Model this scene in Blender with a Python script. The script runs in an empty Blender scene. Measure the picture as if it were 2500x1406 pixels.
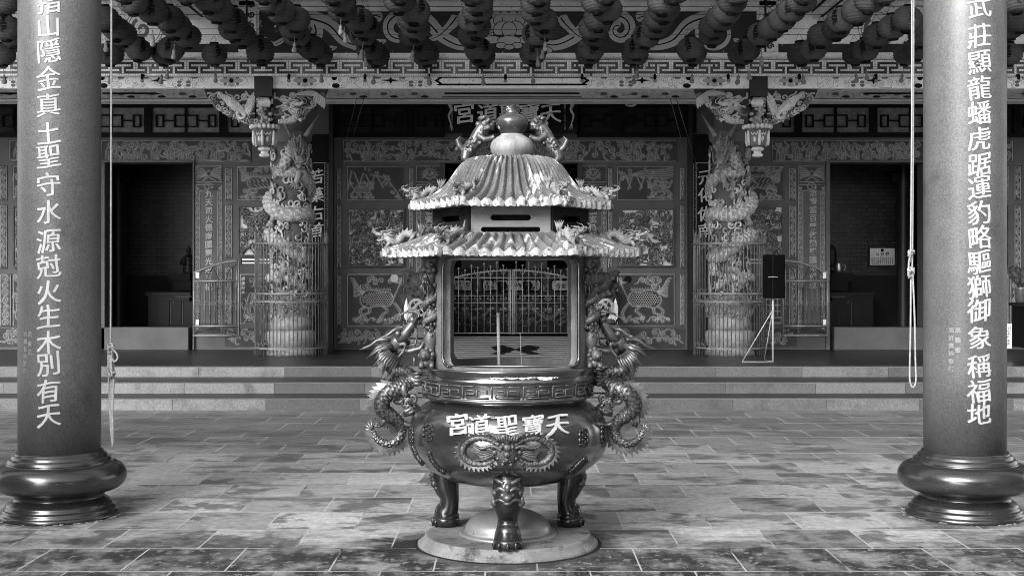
import bpy, bmesh, math, random
import numpy as np
from mathutils import Vector, Matrix
PI = math.pi
C = bpy.context.scene.collection
sc = bpy.context.scene
# ------------------------------------------------------------------ camera, sky, sun, exposure
F, CH, HX, HY = 3100.0, 1.65, 1250.0, 668.0           # focal length in photo pixels, eye height, vanishing point
cd = bpy.data.cameras.new('camera'); cam = bpy.data.objects.new('camera', cd); C.objects.link(cam)
cam.location = (0, 0, CH); cam.rotation_euler = (PI/2, 0, 0)
cd.sensor_width = 36; cd.lens = 36*F/2500; cd.shift_x = 0; cd.shift_y = -(703-HY)/2500
cd.clip_start = .05; cd.clip_end = 500
sc.camera = cam
w = bpy.data.worlds.new('World'); sc.world = w; w.use_nodes = True
nt = w.node_tree
SUN_EL, SUN_AZ = math.radians(32), math.radians(212)   # behind the camera, to the left
sky = nt.nodes.new('ShaderNodeTexSky'); sky.sky_type = 'NISHITA'; sky.sun_disc = False
sky.sun_elevation = SUN_EL; sky.sun_rotation = SUN_AZ; sky.dust_density = 3
bw = nt.nodes.new('ShaderNodeRGBToBW')                  # the photograph is black and white
nt.links.new(sky.outputs[0], bw.inputs[0])
nt.links.new(bw.outputs[0], nt.nodes['Background'].inputs[0])
nt.nodes['Background'].inputs[1].default_value = 0.15
sl = bpy.data.lights.new('sun', 'SUN'); sl.energy = 1.5; sl.angle = math.radians(42); sl.color = (1, 1, 1)
so = bpy.data.objects.new('sun', sl); C.objects.link(so)
sd = Vector((math.sin(SUN_AZ)*math.cos(SUN_EL), math.cos(SUN_AZ)*math.cos(SUN_EL), math.sin(SUN_EL)))
so.rotation_euler = (-sd).to_track_quat('-Z', 'Y').to_euler(); so.location = (-4, -8, 14)
vs = sc.view_settings; vs.view_transform = 'Standard'; vs.look = 'None'; vs.exposure = 2.0; vs.gamma = 1
sc.render.film_transparent = False
sc.cycles.filter_width = .95; sc.cycles.use_denoising = True; sc.cycles.denoising_prefilter = 'ACCURATE'; sc.cycles.sample_clamp_indirect = 4

# ------------------------------------------------------------------ helpers
def P(px, py, D):
    s = F/D
    return Vector(((px-HX)/s, D, CH-(py-HY)/s))
def X(px, D): return (px-HX)*D/F
def Z(py, D): return CH-(py-HY)*D/F
MAT = {}
def M(name, c, c2=None, scale=4, rough=.6, metal=0, bump=0, bscale=40, patch=None, patch2=None, grain=.12, stretch=(1, 1, 1), spec=None, rvar=0, gscale=170, rnd=0):
    if spec is None: spec = .5 if (metal or rough < .36) else .08
    m = bpy.data.materials.new(name); m.use_nodes = True; n = m.node_tree.nodes; L = m.node_tree.links
    b = n['Principled BSDF']; b.inputs['Roughness'].default_value = rough; b.inputs['Metallic'].default_value = metal
    b.inputs['Specular IOR Level'].default_value = spec
    tc = n.new('ShaderNodeTexCoord'); mp = n.new('ShaderNodeMapping'); mp.inputs['Scale'].default_value = stretch
    L.new(tc.outputs['Object'], mp.inputs[0])
    def noise(s, d=5, r=.6, off=0):
        t = n.new('ShaderNodeTexNoise'); t.inputs['Scale'].default_value = s; t.inputs['Detail'].default_value = d
        t.inputs['Roughness'].default_value = r
        if off:
            a = n.new('ShaderNodeVectorMath'); a.operation = 'ADD'; a.inputs[1].default_value = (off, off*.7, off*1.3)
            L.new(mp.outputs[0], a.inputs[0]); L.new(a.outputs[0], t.inputs[0])
        else: L.new(mp.outputs[0], t.inputs[0])
        return t.outputs[0]
    def rng(x, a, b_, c_=0, d_=1):
        r = n.new('ShaderNodeMapRange'); r.inputs[1].default_value = a; r.inputs[2].default_value = b_
        r.inputs[3].default_value = c_; r.inputs[4].default_value = d_; L.new(x, r.inputs[0]); return r.outputs[0]
    def mix(f, a, b_):
        x = n.new('ShaderNodeMix'); x.data_type = 'FLOAT'; L.new(f, x.inputs[0])
        for i, v in ((2, a), (3, b_)):
            if isinstance(v, (int, float)): x.inputs[i].default_value = v
            else: L.new(v, x.inputs[i])
        return x.outputs[0]
    c2 = c*.6 if c2 is None else c2
    col = mix(rng(noise(scale), .3, .7), c2, c)
    for k, pt in enumerate((patch, patch2)):
        if pt:
            pc, ps, lo, hi = pt
            col = mix(rng(noise(ps, 8, .68, 3.7+k*5), lo, hi), col, pc)
    if grain:
        g = rng(noise(gscale, 2, .6, 9.1), .25, .75, 1-grain, 1+grain)
        mu = n.new('ShaderNodeMath'); mu.operation = 'MULTIPLY'; L.new(col, mu.inputs[0]); L.new(g, mu.inputs[1]); col = mu.outputs[0]
    if rnd:
        oi = n.new('ShaderNodeObjectInfo'); mu = n.new('ShaderNodeMath'); mu.operation = 'MULTIPLY'; L.new(col, mu.inputs[0]); L.new(rng(oi.outputs['Random'], 0, 1, 1-rnd, 1+rnd), mu.inputs[1]); col = mu.outputs[0]
    L.new(col, b.inputs['Base Color'])
    if rvar: L.new(rng(noise(scale*2.3, 5, .6, 5.5), .3, .7, max(0, rough-rvar), min(1, rough+rvar)), b.inputs['Roughness'])
    if bump:
        bp = n.new('ShaderNodeBump'); bp.inputs['Strength'].default_value = bump; bp.inputs['Distance'].default_value = .01
        L.new(noise(bscale, 6), bp.inputs['Height']); L.new(bp.outputs[0], b.inputs['Normal'])
    MAT[name] = m
    m['mx'] = 1
    return m
def brick(name, c1, c2, mortar, w, h, ms, off=.5, shift=(0, 0), rough=.5, swap=False, stain=None, bump=.2, smooth=0, spec=.5):
    """rectangular units laid in courses; swap: courses stacked in z instead of y"""
    m = bpy.data.materials.new(name); m.use_nodes = True; n = m.node_tree.nodes; L = m.node_tree.links
    b = n['Principled BSDF']; b.inputs['Roughness'].default_value = rough; b.inputs['Specular IOR Level'].default_value = spec
    tc = n.new('ShaderNodeTexCoord'); sp = n.new('ShaderNodeSeparateXYZ'); cb = n.new('ShaderNodeCombineXYZ')
    L.new(tc.outputs['Object'], sp.inputs[0]); L.new(sp.outputs[0], cb.inputs[0]); L.new(sp.outputs[2 if swap else 1], cb.inputs[1])
    ad = n.new('ShaderNodeVectorMath'); ad.operation = 'ADD'; ad.inputs[1].default_value = (shift[0], shift[1], 0); L.new(cb.outputs[0], ad.inputs[0])
    # slightly wandering joints
    br = n.new('ShaderNodeTexBrick'); br.offset = off; br.squash = 1
    for k, v in (('Scale', 1), ('Mortar Size', ms), ('Mortar Smooth', smooth), ('Brick Width', w), ('Row Height', h), ('Bias', 0)): br.inputs[k].default_value = v
    br.inputs['Color1'].default_value = (0, 0, 0, 1); br.inputs['Color2'].default_value = (1, 1, 1, 1); br.inputs['Mortar'].default_value = (.5, .5, .5, 1)
    L.new(ad.outputs[0], br.inputs[0])
    return m, n, L, b, tc, br, ad
class MB:
    def __init__(s): s.v = []; s.f = []; s.m = []; s.sm = []
    def add(s, vs, fs, mi=0, smooth=False):
        o = len(s.v); s.v.extend([tuple(v) for v in vs])
        for f in fs: s.f.append([i+o for i in f]); s.m.append(mi); s.sm.append(smooth)
    def box(s, x0, x1, y0, y1, z0, z1, mi=0):
        v = [(x, y, z) for z in (z0, z1) for y in (y0, y1) for x in (x0, x1)]
        s.add(v, [(0, 2, 3, 1), (4, 5, 7, 6), (0, 1, 5, 4), (2, 6, 7, 3), (0, 4, 6, 2), (1, 3, 7, 5)], mi)
    def pbox(s, px0, py0, px1, py1, D, th, mi=0):      # box whose front face is at D-th, seen at those photo pixels
        s.box(X(px0, D), X(px1, D), D-th, D, Z(py1, D), Z(py0, D), mi)
    def lathe(s, prof, c=(0, 0, 0), n=32, mi=0, a0=0, smooth=True, cap=True, closed=False):
        vs = []; fs = []; k = len(prof)
        for r, z in prof:
            for i in range(n):
                a = a0+2*PI*i/n; vs.append((c[0]+r*math.cos(a), c[1]+r*math.sin(a), c[2]+z))
        for j in range(k-1):
            for i in range(n):
                i2 = (i+1) % n; fs.append((j*n+i, j*n+i2, (j+1)*n+i2, (j+1)*n+i))
        if closed:
            for i in range(n): fs.append(((k-1)*n+i, (k-1)*n+(i+1) % n, (i+1) % n, i))
        s.add(vs, fs, mi, smooth)
        if cap and not closed:
            o = len(s.v)-len(vs)
            s.f.append([o+i for i in range(n)][::-1]); s.m.append(mi); s.sm.append(False)
            s.f.append([o+(k-1)*n+i for i in range(n)]); s.m.append(mi); s.sm.append(False)
    def tube(s, pts, rad, n=8, mi=0, up=None, scales=None, flat=1., smooth=True):
        pts = [Vector(p) for p in pts]
        if isinstance(rad, (int, float)): rad = [rad]*len(pts)
        amp = 0
        if scales:
            size, amp = scales[:2]; L = sum((pts[i+1]-pts[i]).length for i in range(len(pts)-1))
            fm = []; pts, rad = resample(pts, rad, max(8, int(L/size*5)))
            rm = sum(rad)/len(rad); Nu = max(4, round(2*PI*rm/size)); n = max(n, Nu*5)
        m = len(pts); T = []
        for i in range(m):
            t = pts[min(i+1, m-1)]-pts[max(i-1, 0)]
            T.append(t.normalized() if t.length > 1e-9 else Vector((0, 0, 1)))
        u = Vector(up) if up else Vector((0, 1, 0))
        if abs(u.normalized().dot(T[0])) > .95: u = Vector((1, 0, 0))
        nrm = (u-T[0]*u.dot(T[0])).normalized(); vs = []; dist = 0
        for i in range(m):
            nrm = (nrm-T[i]*nrm.dot(T[i])).normalized(); bi = T[i].cross(nrm)
            if i: dist += (pts[i]-pts[i-1]).length
            for k in range(n):
                a = 2*PI*k/n; r = rad[i]
                if amp:
                    row = dist/(size*.62); fr = row % 1; par = int(row) % 2
                    aa = ((k/n*Nu+.5*par) % 1)-.5
                    h = 1-math.sqrt((aa*1.9)**2+(fr*1.0)**2)
                    r += amp*max(-.25, h); fm.append(scales[2] if len(scales) > 2 and h < .2 else mi)
                vs.append(pts[i]+nrm*math.cos(a)*r*flat+bi*math.sin(a)*r)
        fs = [(i*n+k, i*n+(k+1) % n, (i+1)*n+(k+1) % n, (i+1)*n+k) for i in range(m-1) for k in range(n)]
        fs += [tuple(range(n))[::-1], tuple((m-1)*n+k for k in range(n))]
        s.add(vs, fs, mi, smooth)
        if scales and len(scales) > 2: s.m[-len(fs):-2] = fm[:len(fs)-2]
    def blob(s, c, r, n=12, mi=0, rot=None, bumps=0, seed=0):
        if isinstance(r, (int, float)): r = (r, r, r)
        rg = random.Random(seed); vs = []; m = max(4, n//2+1); c = Vector(c)
        for j in range(m+1):
            t = PI*j/m
            for i in range(n):
                a = 2*PI*i/n; k = 1+(rg.uniform(-bumps, bumps) if bumps else 0)
                p = Vector((r[0]*math.sin(t)*math.cos(a)*k, r[1]*math.sin(t)*math.sin(a)*k, r[2]*math.cos(t)*k))
                if rot: p = rot @ p
                vs.append(c+p)
        fs = [(j*n+i, (j+1)*n+i, (j+1)*n+(i+1) % n, j*n+(i+1) % n) for j in range(m) for i in range(n)]
        s.add(vs, fs, mi, True)
    def spike(s, a, b, r, n=6, mi=0, flat=1., up=None):
        s.tube([a, Vector(a).lerp(Vector(b), .5), b], [r, r*.62, r*.04], n, mi, flat=flat, up=up)
    def prism(s, front, d, mi=0):                       # front: 3D polygon, d: vector to its back
        n = len(front); f = [Vector(p) for p in front]; b = [p+Vector(d) for p in f]
        s.add(f+b, [tuple(range(n)), tuple(range(n, 2*n))[::-1]]+[(i, i+n, (i+1) % n+n, (i+1) % n) for i in range(n)], mi)
    def poly(s, pp, D, th, mi=0):                       # raised flat shape on a wall at depth D, outline in photo pixels
        s.prism([P(x, y, D)+Vector((0, -th, 0)) for x, y in pp], (0, th, 0), mi)
    def line(s, pp, D, wpx, h=.012, mi=0, closed=False, taper=False):     # raised ridge on a wall
        if closed: pp = list(pp)+[pp[0]]
        k = len(pp)
        if k < 2: return
        vs = []
        sc_ = D/F
        for i in range(k):
            a = pp[max(i-1, 0)]; b = pp[min(i+1, k-1)]; dx, dy = b[0]-a[0], b[1]-a[1]; l = math.hypot(dx, dy) or 1
            wv = wpx*.5*(min(1, .25+1.5*min(i, k-1-i)/k*2) if taper else 1)
            nx, ny = -dy/l*wv, dx/l*wv; x, y = pp[i]
            p0 = P(x-nx, y-ny, D); p1 = P(x, y, D); p2 = P(x+nx, y+ny, D)
            p1.y -= h
            vs += [p0, p1, p2]
        fs = []
        for i in range(k-1):
            o = i*3; fs += [(o, o+1, o+4, o+3), (o+1, o+2, o+5, o+4)]
        s.add(vs, fs, mi)
    def build(s, name, mats, parent=None, remesh=0, smooth=0, bevel=0, auto=True):
        me = bpy.data.meshes.new(name); off = WL.get(parent, (0, 0, 0)) if parent else (0, 0, 0)
        v = s.v if off == (0, 0, 0) else [(a[0]-off[0], a[1]-off[1], a[2]-off[2]) for a in s.v]
        me.from_pydata(v, [], s.f)
        if not isinstance(mats, (list, tuple)): mats = [mats]
        for m in mats: me.materials.append(MAT[m] if isinstance(m, str) else m)
        if len(mats) > 1: me.polygons.foreach_set('material_index', s.m)
        me.polygons.foreach_set('use_smooth', s.sm)
        me.validate(); me.update()
        o = bpy.data.objects.new(name, me); C.objects.link(o)
        if parent: o.parent = parent; WL[o] = off
        if remesh:
            r = o.modifiers.new('remesh', 'REMESH'); r.mode = 'VOXEL'; r.voxel_size = remesh; r.use_smooth_shade = True
            if smooth:
                q = o.modifiers.new('smooth', 'SMOOTH'); q.iterations = smooth; q.factor = .5
        if bevel:
            q = o.modifiers.new('bevel', 'BEVEL'); q.width = bevel; q.segments = 2; q.limit_method = 'ANGLE'; q.angle_limit = math.radians(50)
        return o
WL = {}
def resample(pts, rad, k):
    d = [0]
    for i in range(len(pts)-1): d.append(d[-1]+(pts[i+1]-pts[i]).length)
    out = []; ro = []; j = 0
    for i in range(k+1):
        t = d[-1]*i/k
        while j < len(d)-2 and d[j+1] < t: j += 1
        f = (t-d[j])/max(1e-9, d[j+1]-d[j]); out.append(pts[j].lerp(pts[j+1], f)); ro.append(rad[j]+(rad[j+1]-rad[j])*f)
    return out, ro
def cr(pts, k=8):                                       # Catmull-Rom through points of any dimension
    pts = [np.array(p, float) for p in pts]; q = [2*pts[0]-pts[1]]+pts+[2*pts[-1]-pts[-2]]; out = []
    for i in range(1, len(q)-2):
        p0, p1, p2, p3 = q[i-1:i+3]
        for j in range(k):
            t = j/k
            out.append(.5*((2*p1)+(p2-p0)*t+(2*p0-5*p1+4*p2-p3)*t*t+(3*p1-p0-3*p2+p3)*t**3))
    out.append(pts[-1]); return [tuple(p) for p in out]
def thing(name, label, cat, loc=(0, 0, 0), group=None):
    o = bpy.data.objects.new(name, None); C.objects.link(o); o.location = loc; o.empty_display_size = .2
    WL[o] = tuple(loc); return tag(o, label, cat, group)
def tag(o, label, cat, group=None):
    o['label'] = label; o['category'] = cat
    if group: o['group'] = group
    return o
def struct(o, kind='structure'): o['kind'] = kind; return o
ORD = 'zeroth first second third fourth fifth sixth seventh eighth ninth tenth eleventh twelfth thirteenth fourteenth fifteenth sixteenth seventeenth eighteenth nineteenth twentieth'.split()
def mirx(mb, cx):
    """mirrored copy of a mesh buffer about the plane x = cx"""
    r = MB(); r.v = [(2*cx-a, b, c) for a, b, c in mb.v]; r.f = [f[::-1] for f in mb.f]; r.m = list(mb.m); r.sm = list(mb.sm); return r
# ---- writing
GC = {}
def glyph(ch, bold=.022, step=0):
    bold *= .5
    k = (ch, bold, step)
    if k in GC: return GC[k]
    c = bpy.data.curves.new('writing', 'FONT'); c.body = ch; c.offset = bold; c.extrude = .5; c.resolution_u = 3
    o = bpy.data.objects.new('writing', c); me = bpy.data.meshes.new_from_object(o)
    bm = bmesh.new(); bm.from_mesh(me)
    if step:
        x = -.5
        while x < 1.5:
            bmesh.ops.bisect_plane(bm, geom=bm.verts[:]+bm.edges[:]+bm.faces[:], plane_co=(x, 0, 0), plane_no=(1, 0, 0)); x += step
    bm.verts.ensure_lookup_table(); bm.verts.index_update()
    rg = random.Random(ord(ch))
    ph = [rg.uniform(0, 6) for _ in range(4)]
    vs = []
    for v in bm.verts:
        u, t = v.co.x-.5, v.co.y-.38
        t2 = t+.09*u+.018*math.sin(u*7+ph[0])+.012*math.sin(t*9+ph[1]); u2 = u+.02*math.sin(t*6+ph[2])-.03*t
        vs.append((u2, t2, v.co.z+.5))
    fs = [[q.index for q in f.verts] for f in bm.faces]
    bm.free(); bpy.data.objects.remove(o); bpy.data.curves.remove(c); bpy.data.meshes.remove(me)
    GC[k] = (vs, fs); return GC[k]
def write(mb, ch, mapper, size, th, bold=.022, step=0, mi=0, nib=0):
    if not nib:
        vs, fs = glyph(ch, bold, step); mb.add([mapper(u*size, t*size, q*th) for u, t, q in vs], fs, mi); return
    vs, fs = glyph(ch, -.004, step)                       # a slanted brush: thin level strokes, heavy upright and falling ones
    for k in (-1, 0, 1):
        mb.add([mapper((u+k*nib)*size, (t+.06*u-k*nib*.32)*size, q*th*(1-.06*(k+1))) for u, t, q in vs], fs, mi)
def flatwrite(mb, ch, px, py, spx, D, th=.008, bold=.022, mi=0, asp=1., nib=0):
    c = P(px, py, D); write(mb, ch, lambda u, t, q: (c.x+u*asp, c.y-q, c.z+t), spx*D/F, th, bold, 0, mi, nib)
# ---- 2D drawing in photo pixels for carved panels
def spiral(cx, cy, r, turns=1.6, a0=0., d=1, n=14, r0=.12):
    return [(cx+(r*(r0+(1-r0)*i/n))*math.cos(a0+d*2*PI*turns*i/n), cy+(r*(r0+(1-r0)*i/n))*math.sin(a0+d*2*PI*turns*i/n)) for i in range(n+1)]
def clampr(pp, R): return [(min(max(x, R[0]), R[2]), min(max(y, R[1]), R[3])) for x, y in pp]
def rect(x0, y0, x1, y1): return [(x0, y0), (x1, y0), (x1, y1), (x0, y1)]
def ell(cx, cy, rx, ry, n=20, a0=0): return [(cx+rx*math.cos(a0+2*PI*i/n), cy+ry*math.sin(a0+2*PI*i/n)) for i in range(n)]
def clouds(R, rg, n, s):
    out = []; done = []
    for _ in range(n*12):
        x, y = rg.uniform(R[0]+s, R[2]-s), rg.uniform(R[1]+s*.8, R[3]-s*.8)
        if any((x-a)**2+(y-b)**2 < (1.55*s)**2 for a, b in done): continue
        done.append((x, y)); d = rg.choice((1, -1)); a = rg.uniform(0, 6.3); r = s*rg.uniform(.6, 1)
        sp = spiral(x, y, r, rg.uniform(1.2, 1.8), a, d)
        ex, ey = sp[-1]; dx, dy = sp[-1][0]-sp[-2][0], sp[-1][1]-sp[-2][1]; l = math.hypot(dx, dy) or 1; dx /= l; dy /= l
        for j in range(6):
            an = .5*math.sin(j*1.1+a)*d; dx, dy = dx*math.cos(an)-dy*math.sin(an), dx*math.sin(an)+dy*math.cos(an)
            ex += dx*s*.45; ey += dy*s*.45; sp.append((ex, ey))
        out.append(clampr(sp, R))
        if len(done) >= n: break
    return out
def vine(R, rg, per=26):
    x0, y0, x1, y1 = R; cx = (x0+x1)/2; a = (x1-x0)*.3; out = [[(cx+a*math.sin((y-y0)/per*PI), y) for y in np.arange(y0+2, y1-1, 3.)]]
    y = y0+per*.5; k = 0
    while y < y1-per*.4:
        sg = 1 if k % 2 == 0 else -1
        out.append(spiral(cx-sg*a*.2, y, a*1.1, 1.3, rg.uniform(0, 6), sg, 10)); y += per; k += 1
    return out
def wyrm(pts, w):                                       # flat carved dragon: two outlines and a row of scales
    c = cr(pts, 8); L = []; R = []; mid = []; n = len(c)
    for i in range(n):
        a, b = c[max(i-1, 0)], c[min(i+1, n-1)]; dx, dy = b[0]-a[0], b[1]-a[1]; l = math.hypot(dx, dy) or 1
        ww = w*(1-.75*abs(i/n-.35)); L.append((c[i][0]-dy/l*ww, c[i][1]+dx/l*ww)); R.append((c[i][0]+dy/l*ww, c[i][1]-dx/l*ww))
        if i % 2 == 0: mid.append([L[-1], c[i], R[-1]])
    fins = [[L[i], (2*L[i][0]-c[i][0], 2*L[i][1]-c[i][1]), L[min(i+2, n-1)]] for i in range(0, n-2, 3)]
    h = c[0]
    head = [spiral(h[0], h[1], w*1.9, 1.2, 0, 1, 10), spiral(h[0]-w, h[1]-w, w*1.3, 1.1, 2, -1, 9)]
    return [L, R]+mid+fins+head
def person(x, y, h, rg):
    w = h*.2; o = [ell(x, y-h*.42, h*.08, h*.09, 8)+[(x+h*.08, y-h*.42)]]
    o.append([(x-w*.5, y-h*.3), (x-w, y), (x-w*1.2, y+h*.48), (x+w*1.1, y+h*.48), (x+w, y), (x+w*.5, y-h*.3)])
    s = rg.choice((1, -1)); o.append([(x, y-h*.25), (x+s*w*1.6, y-h*.1), (x+s*w*2.2, y-h*.35)])
    o.append([(x-w*.3, y), (x-w*.2, y+h*.45)]); o.append([(x+w*.3, y), (x+w*.35, y+h*.45)])
    return o
def lionface(cx, cy, r):
    o = []
    for i in range(11):
        a = PI*.85+i*PI*1.3/10; o.append([(cx+r*.75*math.cos(a-.12), cy+r*.62*math.sin(a-.12)), (cx+r*1.25*math.cos(a), cy+r*1.05*math.sin(a)), (cx+r*.75*math.cos(a+.12), cy+r*.62*math.sin(a+.12))])
    for s in (-1, 1):
        o.append(ell(cx+s*r*.33, cy-r*.12, r*.15, r*.12, 9, 0)+[(cx+s*r*.48, cy-r*.12)]); o.append(spiral(cx+s*r*.75, cy+r*.25, r*.25, 1.3, 0, s, 9))
        o.append([(cx+s*r*.1, cy-r*.38), (cx+s*r*.4, cy-r*.42), (cx+s*r*.6, cy-r*.2)])
    o += [[(cx-r*.18, cy+r*.2), (cx, cy+r*.1), (cx+r*.18, cy+r*.2)], [(cx-r*.6, cy+r*.3), (cx-r*.3, cy+r*.55), (cx+r*.3, cy+r*.55), (cx+r*.6, cy+r*.3)], [(cx-r*.5, cy+r*.45), (cx, cy+r*.75), (cx+r*.5, cy+r*.45)]]
    return o
def hills(R, rg):
    x0, y0, x1, y1 = R; w, h = x1-x0, y1-y0; o = []
    for k in range(3):
        x = x0+w*(.12+.2*k); o.append([(x-w*.13, y0+h*.7), (x-w*.03, y0+h*(.15+.06*k)), (x+w*.02, y0+h*(.22+.06*k)), (x+w*.12, y0+h*.65)])
    b = cr([(x0+w*.95, y0+h*.98), (x0+w*.8, y0+h*.6), (x0+w*.65, y0+h*.35), (x0+w*.4, y0+h*.25)], 6); o.append(b)
    for k in range(22):
        p = rg.choice(b); o.append(spiral(p[0]+rg.uniform(-w*.12, w*.1), p[1]+rg.uniform(-h*.16, h*.16), h*.045, 1.2, rg.uniform(0, 6), 1, 7))
    return o
def beast(R, rg, flip=False, scaly=True):
    """running kirin: outlines, filled scale patches"""
    x0, y0, x1, y1 = R; w, h = x1-x0, y1-y0
    def q(a, b): return (x0+w*((1-a) if flip else a), y0+h*b)
    L = []; F_ = []
    back = cr([q(.3, .32), q(.42, .3), q(.6, .33), q(.78, .36), q(.84, .5)], 6); bel = cr([q(.84, .5), q(.75, .62), q(.55, .62), q(.35, .66), q(.24, .58), q(.22, .46), q(.3, .32)], 6)
    L += [back, bel]
    for j in range(8):
        for i in range(14):
            a, b = .26+.042*i+(.021 if j % 2 else 0), .36+.036*j
            if ((a-.54)/.3)**2+((b-.48)/.15)**2 < 1: F_.append([q(a-.014, b), q(a, b-.014), q(a+.014, b), q(a, b+.017)])
    for i in range(9): L.append([q(.34+.05*i, .31), q(.36+.05*i, .25), q(.38+.05*i, .31)])
    for leg in ([(.3, .62), (.2, .72), (.22, .82), (.1, .9)], [(.38, .64), (.36, .76), (.28, .8), (.32, .92)], [(.62, .62), (.7, .72), (.62, .8), (.58, .9)], [(.82, .55), (.9, .66), (.95, .78), (.92, .88)]):
        c = cr([q(*p) for p in leg], 5); L.append(c); L.append([(x+w*.035, y) for x, y in c]); L.append(spiral(*c[-1], h*.05, 1.2, 0, 1, 9))
    for k in range(5):
        L.append(cr([q(.84, .45), q(.9+.02*k, .3-.05*k), q(.95, .18-.03*k), q(.84+.035*k, .12+.02*k)], 5))
    for k in range(7):
        L.append(cr([q(.3, .34), q(.2-.01*k, .25+.03*k), q(.1, .08+.055*k), q(.03+.02*k, .05+.06*k)], 5))
    L.append(spiral(*q(.3, .24), h*.1, 1.6, 0, 1, 12)); L.append(spiral(*q(.36, .2), h*.07, 1.3, 2, -1, 10)); L.append(cr([q(.32, .2), q(.4, .1), q(.48, .04), q(.42, .01)], 5))
    L.append(cr([q(.26, .33), q(.18, .3), q(.2, .24)], 4))
    L += clouds((x0+w*.3, y0+h*.03, x1-w*.12, y0+h*.18), rg, 6, h*.07); L += clouds((x0+w*.05, y0+h*.82, x1-w*.05, y1-h*.02), rg, 7, h*.06)
    return [clampr(l, R) for l in L], F_
# ---- dragon head in a local frame: forward f, up u
def dragon_head(mb, o, f, u, S, mi=0, jaw=1.0, whisk=True, mane=9):
    f = Vector(f).normalized(); u = Vector(u); u = (u-f*u.dot(f)).normalized(); sv = f.cross(u); o = Vector(o)
    def q(x, y, z): return o+(f*x+sv*y+u*z)*S
    R3 = Matrix((f, sv, u)).transposed()
    mb.blob(q(.08, 0, .06), (.27*S, .2*S, .19*S), 14, mi, R3)
    mb.tube([q(.15, 0, .08), q(.42, 0, .08), q(.66, 0, .12), q(.8, 0, .17)], [.2*S, .185*S, .165*S, .11*S], 12, mi, up=u, flat=.75)
    mb.blob(q(.76, 0, .2), (.13*S, .17*S, .12*S), 10, mi, R3)
    mb.tube([q(-.02, 0, -.1), q(.2, 0, -.16-.08*jaw), q(.42, 0, -.16-.14*jaw), q(.6, 0, -.14-.12*jaw)], [.17*S, .15*S, .13*S, .08*S], 10, mi, up=u, flat=.6)
    mb.tube([q(.15, 0, -.08-.05*jaw), q(.4, 0, -.07-.1*jaw), q(.6, 0, -.02-.05*jaw)], [.06*S, .05*S, .01*S], 6, mi, up=u, flat=.5)
    for s in (-1, 1):
        mb.blob(q(.28, s*.15, .2), .085*S, 10, mi); mb.blob(q(.78, s*.09, .27), .05*S, 8, mi)
        mb.tube(cr([q(.42, s*.1, .22), q(.3, s*.17, .32), q(.1, s*.2, .34), q(-.05, s*.26, .4)], 4), [.045*S]*9+[.03*S]*3+[.008*S], 6, mi)
        mb.tube(cr([q(.02, s*.1, .24), q(-.2, s*.14, .42), q(-.45, s*.16, .46), q(-.7, s*.13, .56)], 5), [.055*S-.045*S*i/15 for i in range(16)], 7, mi)
        mb.spike(q(-.02, s*.2, .1), q(-.34, s*.42, .24), .09*S, 7, mi, .5)
        for k in range(3): mb.spike(q(.66-.14*k, s*.1, .03), q(.66-.14*k, s*.1, -.1), .022*S, 5, mi)
        for k in range(2): mb.spike(q(.5-.15*k, s*.06, -.13-.12*jaw), q(.5-.15*k, s*.07, -.02-.1*jaw), .018*S, 5, mi)
        mb.tube(cr([q(.12, s*.2, -.02), q(.25, s*.22, -.1), q(.1, s*.24, -.2), q(-.1, s*.28, -.22)], 4), [.05*S]*6+[.03*S]*6+[.01*S], 6, mi)
        if whisk: mb.tube(cr([q(.74, s*.13, .12), q(.95, s*.2, .22), q(.85, s*.3, .42), q(.6, s*.34, .5), q(.4, s*.38, .62)], 5), [.03*S-.022*S*i/20 for i in range(21)], 6, mi)
        for k in range(mane):
            t = k/(mane-1); b = q(-.1-.05*math.sin(t*PI), s*(.08+.17*math.sin(t*PI)), .2-.42*t)
            mb.tube([b, q(-.35, s*(.14+.26*math.sin(t*PI)), .3-.62*t), q(-.62-.1*math.sin(k*2.1), s*(.12+.3*math.sin(t*PI)), .3-.78*t+.08*math.sin(k*1.7))], [.06*S, .05*S, .006*S], 6, mi)
    for k in range(3): mb.spike(q(.45-.15*k, 0, -.2-.14*jaw), q(.32-.2*k, 0, -.42-.14*jaw), .04*S, 5, mi)
    mb.blob(q(.3, 0, .24), (.1*S, .08*S, .06*S), 8, mi, R3)
def fins(mb, pts, rad, dirf, step, size, i0=0, i1=None, mi=0, th=.35):
    i1 = i1 or len(pts)-1; i = i0
    while i < i1:
        p = Vector(pts[i]); t = (Vector(pts[min(i+1, len(pts)-1)])-Vector(pts[max(i-1, 0)])).normalized(); d = Vector(dirf(i)); d = (d-t*d.dot(t)).normalized()
        b = p+d*rad[i]*.85; s = t.cross(d).normalized()*size*th*.4
        a0, a1, tip = b-t*size*.55, b+t*size*.55, b+d*size+t*size*.55
        mb.add([a0-s, a0+s, a1-s, a1+s, tip], [(0, 1, 4), (1, 3, 4), (3, 2, 4), (2, 0, 4), (0, 2, 3, 1)], mi); i += step
def claw(mb, o, f, u, S, mi=0):
    f = Vector(f).normalized(); u = Vector(u); u = (u-f*u.dot(f)).normalized(); sv = f.cross(u); o = Vector(o)
    mb.blob(o, (.3*S, .3*S, .25*S), 8, mi)
    for k in (-1, -.3, .4, 1):
        d = (f+sv*k*.7).normalized(); mb.tube([o, o+d*.4*S+u*.15*S, o+d*.75*S, o+d*.9*S-u*.25*S], [.15*S, .13*S, .09*S, .01*S], 6, mi)
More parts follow.
